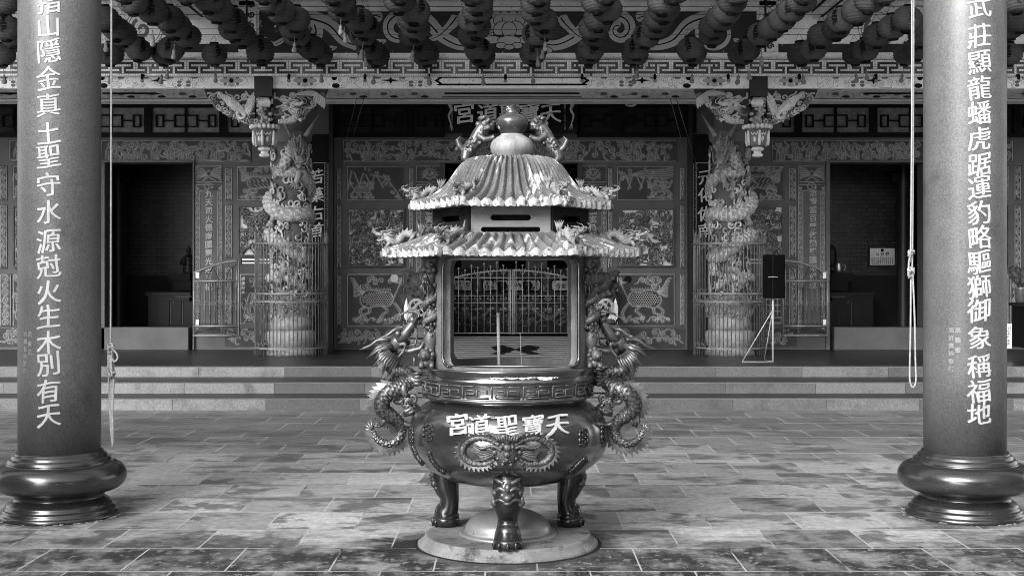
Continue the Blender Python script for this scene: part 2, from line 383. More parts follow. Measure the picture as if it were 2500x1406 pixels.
# ------------------------------------------------------------------ materials
M('granite', .082, .055, 2, .45, 0, .05, 90, grain=.45, gscale=85, spec=.45, rvar=.06, patch=(.035, 3, .58, .72), patch2=(.2, 40, .7, .72))
M('granite_base', .022, .012, 5, .22, 0, .03, 120, patch=(.2, 26, .68, .74), grain=.3, spec=.7)
M('white_paint', .4, .27, 8, .6)
M('old_paint', .55, .4, 6, .55)
M('wall_stone', .105, .075, 2.2, .6, grain=.25, bump=.05, bscale=90)
M('wall_ground', .058, .04, 3, .6, grain=.2)
M('carve_line', .38, .26, 5, .55)
M('carve_pale', .55, .36, 9, .55)
M('crane_white', .5, .36, 9, .6)
M('carve_white', .85, .7, 9, .5)
M('openwork', .1, .06, 6, .5)
M('backlight_pale', .6, .5, 5, .7)
M('dark_wood', .006, .004, 6, .6, grain=.3, spec=.08)
M('dark_wood_satin', .018, .012, 6, .4, spec=.2)
M('black_lacquer', .006, .004, 4, .4, spec=.12)
M('glass_pane', .2, .1, 9, .4, bump=.4, bscale=160, grain=.5, spec=.2)
M('painted_pale', .78, .62, 4, .6, patch=(.25, 30, .6, .64), grain=.2)
M('painted_mid', .36, .3, 5, .6, patch=(.6, 11, .66, .69))
M('painted_dark', .035, .025, 5, .55, patch=(.5, 9, .66, .68))
M('painted_grey', .16, .12, 5, .6)
M('tile_light', .82, .66, 7, .35, grain=.25)
M('tile_dark', .035, .025, 7, .3, grain=.4)
M('grout', .1, .07, 9, .8)
M('column_relief', .34, .15, 9, .55, bump=.15, bscale=60)
M('column_pale', .52, .34, 12, .6)
M('column_ground', .11, .05, 9, .6)
M('bracket_ground', .04, .025, 7, .6)
M('ridge_paint', .22, .08, 11, .6, bump=.2, bscale=90)
M('lion_bronze', .09, .03, 14, .42, .5, bump=.15, bscale=90)
M('eave_paint', .42, .16, 11, .65, patch=(.05, 22, .52, .6), bump=.3, bscale=90, grain=.3)
M('carve_mid', .16, .1, 8, .6)
M('rock_relief', .3, .14, 9, .55, bump=.2, bscale=60)
M('iron_grey', .18, .08, 9, .5, .3, bump=.15, bscale=120)
M('gate_paint', .24, .14, 9, .45, .2, bump=.1, bscale=90)
M('iron_dark', .03, .015, 9, .45, .5)
M('lantern_cloth', .07, .045, 12, .8, bump=.2, bscale=90, grain=.35, rnd=.3)
M('lantern_cap', .006, .004, 8, .5)
M('lantern_ink', .007, .006, 8, .7)
M('charm', .2, .12, 20, .4)
M('rope_white', .34, .22, 60, .8, bump=.6, bscale=300)
M('bulb_glass', .22, .15, 9, .15)
M('bronze', .2, .13, 4, .17, .92, bump=.03, bscale=50, patch=(.34, 4, .56, .8), patch2=(.4, 34, .7, .73), rvar=.1)
M('bronze_relief', .17, .05, 14, .4, .6, bump=.12, bscale=90, rvar=.1)
M('relief_bronze', .12, .03, 20, .45, .45, bump=.3, bscale=110, patch=(.4, 16, .6, .7))
M('post_bronze', .12, .04, 16, .5, .25, bump=.3, bscale=90)
M('bronze_dark', .03, .015, 8, .4, .4)
M('leg_bronze', .06, .03, 6, .22, .7, bump=.04, bscale=60)
M('bronze_dull', .14, .07, 8, .6, .1, bump=.3, bscale=80, patch=(.35, 60, .62, .68))
M('soot', .022, .012, 7, .7, patch=(.12, 50, .68, .72), bump=.3, bscale=90)
M('roof_tile', .13, .05, 7, .75, bump=.3, bscale=80, patch=(.42, 10, .55, .63), patch2=(.04, 24, .6, .68), grain=.4, stretch=(1, 1, .3))
M('drum_paint', .17, .12, 5, .5, stretch=(1, 1, 3), bump=.15, bscale=40, patch=(.55, 22, .67, .7))
M('gourd_glaze', .05, .03, 6, .2, .3, patch=(.6, 15, .62, .66))
M('gourd_worn', .25, .12, 16, .42, bump=.15, bscale=90, patch=(.12, 28, .6, .68), stretch=(1, 1, .4))
M('flake_white', .8, .7, 9, .6)
M('ash', .3, .2, 30, .9, bump=.5, bscale=120)
M('incense', .3, .2, 90, .9)
M('plinth_slab', .2, .11, 7, .55, patch=(.04, 9, .54, .66), patch2=(.4, 30, .66, .7), bump=.1, bscale=80, grain=.3)
M('dome_metal', .3, .2, 4, .38, .5, patch=(.06, 22, .62, .68), rvar=.1)
M('lion_stone', .075, .03, 18, .5, bump=.8, bscale=55)
M('lion_pale', .34, .22, 20, .5)
M('ribbon_white', .75, .6, 9, .6)
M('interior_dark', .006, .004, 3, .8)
M('altar_relief', .2, .06, 14, .45, .2, bump=.3, bscale=60)
M('board_black', .003, .002, 4, .7, spec=.02)
M('pole_white', .36, .26, 9, .4)
M('slat', .13, .07, 12, .6, stretch=(.3, 3, 1))
M('ceiling', .018, .012, 2, .7)
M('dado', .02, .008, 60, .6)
M('steel', .35, .3, 9, .3, .8)

def ground_mat():
    m, n, L, b, tc, br, ad = brick('floor_tiles', 0, 1, 0, .58, .58, .0048, .5, (.148, -8.21+.58*20), .42, bump=.1, spec=.45)
    def noise(s, d, st, off=0, add=None):
        mp = n.new('ShaderNodeMapping'); mp.inputs['Scale'].default_value = st; mp.inputs['Location'].default_value = (off, off, 0)
        L.new(tc.outputs['Object'], mp.inputs[0]); t = n.new('ShaderNodeTexNoise'); t.inputs['Scale'].default_value = s; t.inputs['Detail'].default_value = d
        t.inputs['Roughness'].default_value = .65; 
        src = mp.outputs[0]
        if add is not None:
            av = n.new('ShaderNodeVectorMath'); av.operation = 'ADD'; L.new(src, av.inputs[0]); L.new(add, av.inputs[1]); src = av.outputs[0]
        L.new(src, t.inputs[0]); return t.outputs[0]
    def rng(x, a, b_, c_=0, d_=1):
        r = n.new('ShaderNodeMapRange'); r.inputs[1].default_value = a; r.inputs[2].default_value = b_; r.inputs[3].default_value = c_; r.inputs[4].default_value = d_
        L.new(x, r.inputs[0]); return r.outputs[0]
    def op(o, a, b_):
        x = n.new('ShaderNodeMath'); x.operation = o; x.use_clamp = False
        for i, v in ((0, a), (1, b_)):
            if isinstance(v, (int, float)): x.inputs[i].default_value = v
            else: L.new(v, x.inputs[i])
        return x.outputs[0]
    def mix(f, a, b_):
        x = n.new('ShaderNodeMix'); x.data_type = 'FLOAT'; L.new(f, x.inputs[0])
        for i, v in ((2, a), (3, b_)):
            if isinstance(v, (int, float)): x.inputs[i].default_value = v
            else: L.new(v, x.inputs[i])
        return x.outputs[0]
    sep = n.new('ShaderNodeSeparateColor'); L.new(br.outputs['Color'], sep.inputs[0])
    sy = n.new('ShaderNodeSeparateXYZ'); L.new(tc.outputs['Object'], sy.inputs[0]); y = sy.outputs[1]
    base = rng(sep.outputs[0], 0, 1, .21, .39)                                   # every slab its own tone
    fine = rng(noise(13, 12, (1.4, 1, 1)), .3, .7, .62, 1.25); base = op('MULTIPLY', base, fine)
    tv = n.new('ShaderNodeVectorMath'); tv.operation = 'SCALE'; tv.inputs[3].default_value = 13; L.new(br.outputs['Color'], tv.inputs[0])
    streak = rng(noise(1.9, 12, (.55, 1.3, 1), 4.4), .53, .6)                      # damp streaks lying across the slabs
    base = mix(op('MULTIPLY', streak, .62), base, .045)
    s2 = rng(noise(2.2, 12, (1, .9, 1), 9.4, tv.outputs[0]), .53, .585); base = mix(op('MULTIPLY', s2, .7), base, .035)
    # moss where the rain reaches the slabs, in front of the eave line
    edge = op('ADD', y, rng(noise(2.4, 8, (.7, 1.6, 1), 2.2), .2, .8, -.75, .75)); moss = op('MULTIPLY', rng(edge, 7.45, 8.25, 1, 0), rng(edge, 5.4, 6.3)); base = mix(rng(edge, 5.2, 6.0, .8, 0), base, .42)  # unseen floor nearer the camera made pale to bounce light into the porch
    mossn = rng(noise(3.4, 11, (1.3, .8, 1), 7.7), .4, .56, .35, 1)
    base = mix(op('MULTIPLY', moss, mossn), base, .022)
    worn = rng(noise(13, 12, (1.3, 1, 1), 12.7), .56, .6); base = mix(op('MULTIPLY', op('MULTIPLY', moss, worn), .5), base, .3)
    for cx_, cy_, r0 in ((X(146, 8.7), 8.7, .39), (X(2355, 8.7), 8.7, .39), (X(1240, 7.785), 7.785, .55)):     # contact shade painted round the feet of the columns and the burner
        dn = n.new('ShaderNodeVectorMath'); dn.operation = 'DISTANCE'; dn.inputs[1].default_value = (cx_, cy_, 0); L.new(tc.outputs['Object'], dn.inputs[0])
        contact = rng(op('ADD', dn.outputs['Value'], rng(noise(7, 8, (1, 1, 1), 51), .25, .75, -.12, .12)), r0, r0+.16, .8, 0); base = mix(contact, base, .03)
    # porch shade painted into the slabs, darker towards the temple
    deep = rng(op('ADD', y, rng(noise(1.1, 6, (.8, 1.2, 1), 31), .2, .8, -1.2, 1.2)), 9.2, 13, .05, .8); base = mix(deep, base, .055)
    # wet soot to the left of the burner base
    ds = n.new('ShaderNodeVectorMath'); ds.operation = 'DISTANCE'; ds.inputs[1].default_value = (-.66, 7.72, 0); L.new(tc.outputs['Object'], ds.inputs[0])
    wet = rng(op('ADD', ds.outputs['Value'], rng(noise(5, 8, (.7, 1.2, 1), 41), .25, .75, -.2, .2)), .16, .24, 1, 0); base = mix(op('MULTIPLY', wet, .9), base, .012)
    grain = rng(noise(120, 2, (1, 1, 1)), .25, .75, .82, 1.18); base = op('MULTIPLY', base, grain)
    jn = rng(noise(1.3, 3, (1, 1, 1), 5), .36, .5, .015, .34)                       # joints: pale grout, black where it has fallen out
    j2 = jn
    fr_ = op('FRACT', op('MULTIPLY', op('ADD', y, -8.21+.58*20), 1/.58), 0); ed = op('MINIMUM', fr_, op('SUBTRACT', 1, fr_))
    jr = op('LESS_THAN', ed, .0125)
    jf = op('MAXIMUM', br.outputs['Fac'], op('MULTIPLY', jr, rng(noise(1.6, 3, (.5, .5, 1), 21), .34, .5, .1, .9)))
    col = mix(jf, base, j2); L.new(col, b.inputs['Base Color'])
    L.new(rng(noise(4, 5, (.5, 2, 1), 3), .3, .7, .32, .6), b.inputs['Roughness'])
    bp = n.new('ShaderNodeBump'); bp.inputs['Strength'].default_value = .35; bp.inputs['Distance'].default_value = .006
    hh = op('SUBTRACT', noise(22, 8, (1.2, 1, 1)), br.outputs['Fac']); L.new(hh, bp.inputs['Height']); L.new(bp.outputs[0], b.inputs['Normal'])
    MAT['floor_tiles'] = m
ground_mat()
def course_mat(name, c0, c1, mort, w, h, off, swap, shift=(0, 0), stain=.05, rough=.55, ms=.004):
    m, n, L, b, tc, br, ad = brick(name, 0, 1, 0, w, h, ms, off, shift, rough, swap)
    sep = n.new('ShaderNodeSeparateColor'); L.new(br.outputs['Color'], sep.inputs[0])
    r = n.new('ShaderNodeMapRange'); r.inputs[3].default_value = c0; r.inputs[4].default_value = c1; b.inputs['Specular IOR Level'].default_value = .2 if c1 < .1 else .4; L.new(sep.outputs[0], r.inputs[0])
    t = n.new('ShaderNodeTexNoise'); t.inputs['Scale'].default_value = 3.5; t.inputs['Detail'].default_value = 9; t.inputs['Roughness'].default_value = .7; L.new(tc.outputs['Object'], t.inputs[0])
    q = n.new('ShaderNodeMapRange'); q.inputs[1].default_value = .5; q.inputs[2].default_value = .7; q.inputs[4].default_value = .75; L.new(t.outputs[0], q.inputs[0])
    x = n.new('ShaderNodeMix'); x.data_type = 'FLOAT'; L.new(q.outputs[0], x.inputs[0]); L.new(r.outputs[0], x.inputs[2]); x.inputs[3].default_value = stain
    t2 = n.new('ShaderNodeTexNoise'); t2.inputs['Scale'].default_value = 45; t2.inputs['Detail'].default_value = 5; L.new(tc.outputs['Object'], t2.inputs[0])
    q2 = n.new('ShaderNodeMapRange'); q2.inputs[1].default_value = .3; q2.inputs[2].default_value = .7; q2.inputs[3].default_value = .7; q2.inputs[4].default_value = 1.25; L.new(t2.outputs[0], q2.inputs[0])
    mu = n.new('ShaderNodeMath'); mu.operation = 'MULTIPLY'; L.new(x.outputs[0], mu.inputs[0]); L.new(q2.outputs[0], mu.inputs[1])
    y = n.new('ShaderNodeMix'); y.data_type = 'FLOAT'; L.new(br.outputs['Fac'], y.inputs[0]); L.new(mu.outputs[0], y.inputs[2]); y.inputs[3].default_value = mort
    L.new(y.outputs[0], b.inputs['Base Color'])
    bp = n.new('ShaderNodeBump'); bp.inputs['Strength'].default_value = .3; bp.inputs['Distance'].default_value = .006; L.new(t2.outputs[0], bp.inputs['Height']); L.new(bp.outputs[0], b.inputs['Normal'])
    MAT[name] = m
course_mat('riser_stone', .055, .15, .02, 1.13, .9, .37, True, (.3, .3), .035)
course_mat('tread_stone', .012, .024, .008, 1.2, 3, .5, False, (.1, .1), .02, .4)
course_mat('platform_stone', .012, .026, .008, .9, .9, .5, False, (.2, .1), .025, .35)
course_mat('tile_brick', .024, .04, .005, .2, .072, .5, True, (0, 0), .06, .4)

# ------------------------------------------------------------------ ground, steps, platform
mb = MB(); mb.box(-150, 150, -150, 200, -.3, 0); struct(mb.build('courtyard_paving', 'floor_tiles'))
PZ = .438
SD = [15.36, 15.91, 16.64]; r_ = .146
for k in range(3):
    z0, z1 = k*r_, (k+1)*r_; back = SD[k+1]+.02 if k < 2 else SD[2]+.3
    mb = MB(); mb.box(-14, 14, SD[k], back, z0 if k else -.02, z1-.012); s = struct(mb.build('stone_step', 'riser_stone', bevel=.006))
    mb = MB(); mb.box(-14, 14, SD[k]-.006, back-.02 if k < 2 else SD[2]+.3, z1-.012, z1-.004); mb.build('nosing', 'painted_grey', s)
    mb = MB(); mb.box(-14, 14, SD[k]+.03, back-.02 if k < 2 else 20.29, z1-.004 if k < 2 else z1-.3, z1); struct(mb.build('step_tread' if k < 2 else 'temple_platform', 'tread_stone' if k < 2 else 'platform_stone'))

for s, sd_n in ((-1, 'left'), (1, 'right')):                           # unseen walls added to keep side light off the columns
    q = MB(); q.box(s*7.6-.2, s*7.6+.2, -3, 9.2, 0, 5.2); q.box(s*7.6-.45, s*7.6+.45, -3, 9.2, 5.2, 5.35); q.prism([(s*7.6-.6, -3, 5.35), (s*7.6, -3, 5.7), (s*7.6+.6, -3, 5.35)], (0, 12.2, 0))
    o = q.build('shade_wall', 'wall_stone'); tag(o, 'unseen dark wall added to block side light from the columns, on the %s' % sd_n, 'wall')
q = MB(); q.box(-3.9, 9, -14, .8, 3.95, 4.3); q.box(-3.9, 9, -14.3, -14, 0, 3.95)  # unseen hall behind the camera, added and sized for the bowl's reflections
for x in (-3.4, 3, 8.6): q.lathe([(.2, 0), (.2, 3.95)], (x, -1.2, 0), 20)
o = q.build('unseen_hall', 'ceiling'); tag(o, 'unseen dark hall behind the viewer, added for the reflections in the bowl', 'unseen hall')
# ------------------------------------------------------------------ temple front
FD = 20.3
def mx(x): return 2494-x
facade = thing('temple_facade', 'carved dark stone temple front with two side doorways and a wide central doorway', 'temple front', (0, FD, PZ))
Rg = random.Random(7)
wall = MB()
def wp(x0, y0, x1, y1): wall.box(X(x0, FD), X(x1, FD), FD, FD+.35, Z(y1, FD), Z(y0, FD))
FL = 853
wp(-800, 398, 258, FL); wp(472, 398, 1085, FL); wp(1412, 398, 2025, FL); wp(2256, 398, 3300, FL)
wp(-800, 100, 3300, 398)
wall.build('wall', 'wall_stone', facade)
for x0, x1 in ((258, 472), (2025, 2256)):
    q = MB(); q.pbox(x0+.5, 797, x1-.5, FL, FD+.25, .3); q.build('door_sill', 'wall_stone', facade, bevel=.01)
    q = MB(); q.pbox(x0-10, 398, x0, FL, FD, .05); q.pbox(x1, 398, x1+4, FL, FD, .05); q.pbox(x0-10, 392, x1+4, 398, FD, .06); q.build('door_frame', 'wall_stone', facade, bevel=.006)
q = MB(); q.pbox(1075, 398, 1087, FL, FD, .06); q.pbox(1410, 398, 1422, FL, FD, .06); q.build('door_frame', 'dark_wood_satin', facade)
def panel(R, lines, fills=(), wpx=2.2, ground='wall_ground', frame=True, name='carved_panel', mat='carve_line', fm='carve_line', label=None, th=.012):
    q = MB(); q.pbox(R[0], R[1], R[2], R[3], FD, th); p = q.build(name, ground, facade)
    if label: p['label'] = label
    c = MB(); D = FD-th-.001
    for l in lines: c.line(l, D, wpx*3, .006, 1)
    for l in lines: c.line(l, D-.005, wpx*.85, .009)
    if frame: c.line(rect(R[0]+2, R[1]+2, R[2]-2, R[3]-2), D, 2.2, .008, closed=True)
    for f in fills: c.poly(f, D, .008)
    c.build('carving', [mat, 'carve_mid'], p); return p
def inset(R, k): return (R[0]+k, R[1]+k, R[2]-k, R[3]-k)
def frieze(R, kind, seed):
    rg = random.Random(seed); I = inset(R, 4); L = []; h = R[3]-R[1]; cy = (R[1]+R[3])/2
    if kind == 'dragon':
        for s, c in ((1, R[0]+(R[2]-R[0])*.33), (-1, R[0]+(R[2]-R[0])*.68)):
            pts = [(c+s*(170-34*k), cy+(14 if k % 2 else -14)+(4 if k == 0 else 0)) for k in range(6)]
            L += wyrm(pts[::-1], 7)
        for x in (R[0]+60, R[0]+95, R[2]-60, R[2]-95): L += person(x, cy+2, 40, rg)
    else:
        x = R[0]+22
        while x < R[2]-15: L += person(x, cy+2, 41, rg); x += rg.uniform(27, 46)
    L += clouds(I, rg, int((R[2]-R[0])/6.5), 8.5)
    return panel(R, [clampr(l, I) for l in L], wpx=2.1, name='frieze')
frieze((246, 341, 614, 396), 'people', 1); frieze((836, 341, 1652, 396), 'dragon', 2); frieze((1884, 341, 2256, 396), 'people', 3)
frieze((22, 341, 60, 396), 'people', 4); frieze((2450, 341, 2474, 396), 'people', 5)
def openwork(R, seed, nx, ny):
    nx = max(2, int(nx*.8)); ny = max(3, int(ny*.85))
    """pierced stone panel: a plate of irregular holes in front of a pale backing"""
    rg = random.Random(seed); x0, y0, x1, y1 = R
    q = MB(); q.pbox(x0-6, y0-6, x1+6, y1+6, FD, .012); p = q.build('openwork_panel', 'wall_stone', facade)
    q = MB(); q.pbox(x0, y0, x1, y1, FD-.013, .004); q.build('backing', 'backlight_pale', p)  # backing paled to stand in for light coming through from behind
    c = MB(); Df = FD-.04; w_, h_ = x1-x0, y1-y0; s_ = FD/F; I = inset(R, 2)
    for k in range(int(w_*h_/72)):
        x, y = rg.uniform(x0, x1), rg.uniform(y0, y1); r = rg.uniform(6, 13)
        if rg.random() < .35:
            a = rg.uniform(0, 6.3); l = [(x+t*r*.45*math.cos(a)+2*math.sin(t*1.3+a), y+t*r*.45*math.sin(a)+2*math.cos(t*1.1)) for t in range(6)]
        else: l = spiral(x, y, r, rg.uniform(.7, 1.5), rg.uniform(0, 6), rg.choice((1, -1)), 9)
        l = clampr(l, I); dd = rg.uniform(-.02, .012); rr = rg.uniform(1.3, 2.5)*s_
        c.tube([P(a, b, Df+dd) for a, b in l], [rr]*(len(l)-1)+[rr*.4], 6)
        if rg.random() < .55: c.line(l, Df+dd-rr*.9, 1.5, .006, 1)
    for k in range(int(w_*h_/420)): c.blob(P(rg.uniform(x0+4, x1-4), rg.uniform(y0+4, y1-4), Df), (rg.uniform(3, 6)*s_, .02, rg.uniform(2.5, 5)*s_), 8, 0, bumps=.3, seed=k)
    c.pbox(x0-3, y0-3, x1+3, y0, FD-.012, .045); c.pbox(x0-3, y1, x1+3, y1+3, FD-.012, .045); c.pbox(x0-3, y0, x0, y1, FD-.012, .045); c.pbox(x1, y0, x1+3, y1, FD-.012, .045)
    c.build('tracery', ['openwork', 'carve_line'], p)
def couplet(x0, x1, text, ys, tx, spx, top, seed, flank=True):
    rg = random.Random(seed)
    if top == 'bird':
        R = (x0, 404, x1, 446); cx = (x0+x1)/2; L = []
        for s in (-1, 1):
            for k in range(6): L.append(cr([(cx+s*4, 428), (cx+s*(14+2*k), 414+4*k), (cx+s*30, 410+6*k)], 4))
        L += [ell(cx, 424, 6, 7, 9), [(cx-16, 442), (cx, 432), (cx+16, 442)]]
        panel(R, [clampr(l, inset(R, 2)) for l in L], wpx=2.0)
    else:
        R = (x0, 404, x1, 447); panel(R, lionface((x0+x1)/2, 426, 17), wpx=2.0, mat='carve_line')
    R = (x0, 450, x1, 812); L = vine((x0+2, 454, x0+11, 806), rg, 12)+vine((x1-11, 454, x1-2, 806), rg, 12)+[rect(x0+12, 466, x1-12, 700)+[(x0+12, 466)]]+vine((x0+14, 452, x1-14, 462), rg, 9)
    p = panel(R, L, wpx=1.9, name='couplet_panel')
    q = MB(); q.pbox(x0+14, 468, x1-14, 790, FD-.012, .006); q.build('tablet', 'wall_stone', p)
    c = MB()
    for ch, y in zip(text, ys): flatwrite(c, ch, tx, y, spx, FD-.0185, .01, .035)
    c.build('inscription', 'white_paint', p)
couplet(476, 544, '九天司火德南國靈光尅五杞', [473+18.6*k+(2.0*k) for k in range(12)], 510, 19, 'bird', 11)
couplet(1948, 2016, '治療當百藥攸賴醫國術儀型', [471+20.4*k for k in range(12)], 1985, 19, 'bird', 12)
couplet(1015, 1083, '元初紫氣道經傳世五千', [495+20.6*k for k in range(10)], 1047, 19, 'lion', 13)
couplet(1414, 1482, '真仙玄風仙史留字七言', [495+20.6*k for k in range(10)], 1448, 19, 'lion', 14)
for s in (0, 1):
    f = (lambda x: x) if s == 0 else mx
    def RR(a, b, c, d): return (min(f(a), f(c)), b, max(f(a), f(c)), d)
    rg = random.Random(20+s)
    R = RR(846, 405, 988, 490); L = hills(R, rg)
    R2 = (R[0]+8, R[1]+38, R[0]+72, R[3]-4) if s == 0 else (R[2]-72, R[1]+34, R[2]-6, R[3]-4)
    bl, bf = beast(R2, rg, s == 0)
    if s:                                                          # a phoenix with long tail feathers
        for k in range(5): L.append(cr([(R[0]+34, R[1]+22), (R[0]+70, R[1]+12+4*k), (R[0]+110, R[1]+10+5*k), (R[0]+138, R[1]+4+6*k)], 6))
        for k in range(8): L.append(spiral(R[0]+22+rg.uniform(-12, 12), R[1]+24+rg.uniform(-12, 12), 6, 1.2, k, 1, 8))
    panel(R, [clampr(l, inset(R, 3)) for l in L+bl], bf, wpx=2.0)
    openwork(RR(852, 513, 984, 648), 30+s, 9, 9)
    R = RR(846, 668, 988, 797); L, Fl = beast(inset(R, 5), rg, s == 1)
    if s == 0: Fl = Fl+[ell(963, 680, 10, 10)]
    p = panel(R, L, Fl, wpx=1.9, mat='carve_pale')
    if s == 1:
        c = MB(); c.poly(ell(mx(963)+2, 682, 9, 9), FD-.013, .006); c.build('dark_disc', 'dark_wood', p)
    R = RR(822, 801, 1003, 850); q = [clampr(l, inset(R, 3)) for l in clouds((R[0]+4, R[1]+3, R[2]-4, R[1]+40), rg, 16, 9)]
    cx = (R[0]+R[2])/2; q.append([(R[0]+4, 838), (R[0]+20, 826), (cx-14, 824), (cx, 834), (cx+14, 824), (R[2]-20, 826), (R[2]-4, 838)])
    panel(R, q, [ell(cx, 825, 3, 3, 8)], wpx=1.9, frame=False, name='base_panel')
    for y0, y1 in ((410, 490), (500, 656), (668, 797)):
        for xa, xb in ((822, 834), (998, 1010)):
            R = RR(xa, y0, xb, y1); panel(R, vine(inset(R, 2), rg, 14), wpx=1.9, name='border_strip')
    # side bays
    for y0, y1 in ((410, 490), (500, 630), (652, 795)):
        R = RR(549, y0, 568, y1); panel(R, vine(inset(R, 2), rg, 15), wpx=2.0, name='border_strip')
    R = RR(578, 405, 700, 490); L, Fl = beast(R, rg, s == 1); panel(R, L+clouds(R, rg, 8, 7), Fl[::2], wpx=2.0)
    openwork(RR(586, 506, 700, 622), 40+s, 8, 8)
    R = RR(588, 630, 700, 646); p = panel(R, [], frame=False, ground='dark_wood', name='slot_window')
    c = MB(); c.pbox(R[0]+3, 632, R[2]-3, 636, FD-.013, .01); c.pbox(R[0]+3, 640, R[2]-3, 644, FD-.013, .01); c.build('bar', 'carve_white', p)
    R = RR(585, 668, 700, 792)
    if s == 0:
        L = [cr([(596, 770), (606, 728), (614, 715), (622, 735), (634, 760)], 5), cr([(606, 770), (616, 725), (628, 712), (640, 730), (646, 775)], 5)]+person(625, 750, 62, rg)+clouds((600, 674, 650, 700), rg, 4, 9)+clouds((590, 740, 650, 790), rg, 10, 7)
    else:
        L = [[(x, 720), (x, 770)] for x in range(1862, 1920, 9)]+[[(1850, y), (1925, y)] for y in (716, 730, 745, 760, 775, 788)]+clouds((1860, 672, 1930, 710), rg, 6, 8)
    p = panel(R, [clampr(l, inset(R, 2)) for l in L], wpx=1.7, mat='carve_pale')
    if s == 0:
        c = MB()
        for i, ch in enumerate('楊震辭金'): flatwrite(c, ch, 594, 681+11*i, 10, FD-.013, .008, .03)
        c.build('inscription', 'carve_pale', p)
    R = RR(549, 801, 700, 846); panel(R, [clampr(l, inset(R, 3)) for l in clouds((R[0]+2, R[1]+2, R[2]-2, R[3]-6), rg, 14, 9)], wpx=1.9, frame=False, name='base_panel')
    # dark pilaster with large writing, beside the dragon column
    q = MB(); q.pbox(*RR(690, 330, 806, FL), FD, .1); p = q.build('pilaster', 'dark_wood', facade)
    q = MB(); q.pbox(*RR(806, 243, 816, FL), FD, .16); q.build('pilaster_edge', 'dark_wood_satin', p)
    R = RR(700, 397, 802, 860); c = MB()
    x = f(797); c.line([(x-4, 399), (x-4, 850)], FD-.101, 1.5, .006); c.line([(x+4, 399), (x+4, 850)], FD-.101, 1.5, .006)
    for y in range(402, 850, 9): c.line([(x-3, y), (x+2, y), (x+2, y+5), (x-1, y+5)], FD-.101, 1.2, .005)
    x2 = f(765); c.line([(x, 398), (x2, 398)], FD-.101, 2, .006)
    c.build('border', 'carve_line', p)
    c = MB(); tx = f(772)
    for ch, y in zip('若藥右首' if s == 0 else '元化佐南', (432, 476, 521, 562)): flatwrite(c, ch, tx, y, 38, FD-.101, .008, .012, nib=.02)
    c.build('inscription', 'carve_pale', p)
    # outermost bay beyond the near column
    for y0, y1 in ((405, 490), (500, 656), (668, 797)):
        R = RR(0, y0, 18 if y0 < 660 else 28, y1); panel(R, vine(inset(R, 2), rg, 18), wpx=2.2, name='border_strip')
        R = RR(31, y0, 66, y1)
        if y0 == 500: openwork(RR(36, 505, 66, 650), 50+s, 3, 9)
        else: panel(R, clouds(inset(R, 2), rg, 14, 8), wpx=2.2)
    R = RR(0, 801, 60, 846); panel(R, clouds(inset(R, 2), rg, 12, 8), wpx=1.9, frame=False, name='base_panel')
# ---- transom windows over the doors
def transom(x0, x1, posts, glass):
    q = MB(); q.pbox(x0, 246, x1, 336, FD, .03); t = q.build('transom_window', 'dark_wood', facade)
    g = MB(); g.pbox(x0+4, 262, x1-4, 328, FD-.031, .006); g.build('pane', glass, t)
    b = MB(); D = FD-.038
    b.pbox(x0, 250, x1, 264, D, .06); b.pbox(x0, 325, x1, 336, D, .06)
    for i in range(len(posts)-1):
        a, c = posts[i], posts[i+1]; m = (a+c)/2
        b.pbox(a-9, 264, a+9, 325, D, .055)
        b.pbox(m-3, 264, m+3, 325, D, .03)
        for cx, hw in ((a+28, 10), (c-28, 10), (m-14, 15), (m+14, 15)):
            for R in ((cx-hw, 281, cx+hw, 284), (cx-hw, 309, cx+hw, 312), (cx-hw, 284, cx-hw+3.5, 309), (cx+hw-3.5, 284, cx+hw, 309)): b.pbox(*R, D, .036)
        b.pbox(a+38, 294, m-29, 297.5, D, .034); b.pbox(m+29, 294, c-38, 297.5, D, .034)
        for cx in (a+28, c-28): b.pbox(cx-2, 264, cx+2, 281, D, .034) if False else None
    b.pbox(posts[-1]-9, 264, posts[-1]+9, 325, D, .055)
    b.build('lattice', 'dark_wood', t)
M('glass_dim', .02, .01, 9, .4, bump=.4, bscale=160, grain=.5, spec=.08)
transom(240, 690, [180, 363, 546, 729], 'glass_pane'); transom(1804, 2300, [1765, 1948, 2131, 2314], 'glass_pane')
transom(816, 1086, [820, 1000, 1180], 'glass_dim'); transom(1408, 1680, [1320, 1512, 1690], 'glass_dim'); transom(-300, 120, [-250, -60, 130], 'glass_dim'); transom(2400, 2800, [2480, 2660, 2840], 'glass_dim')
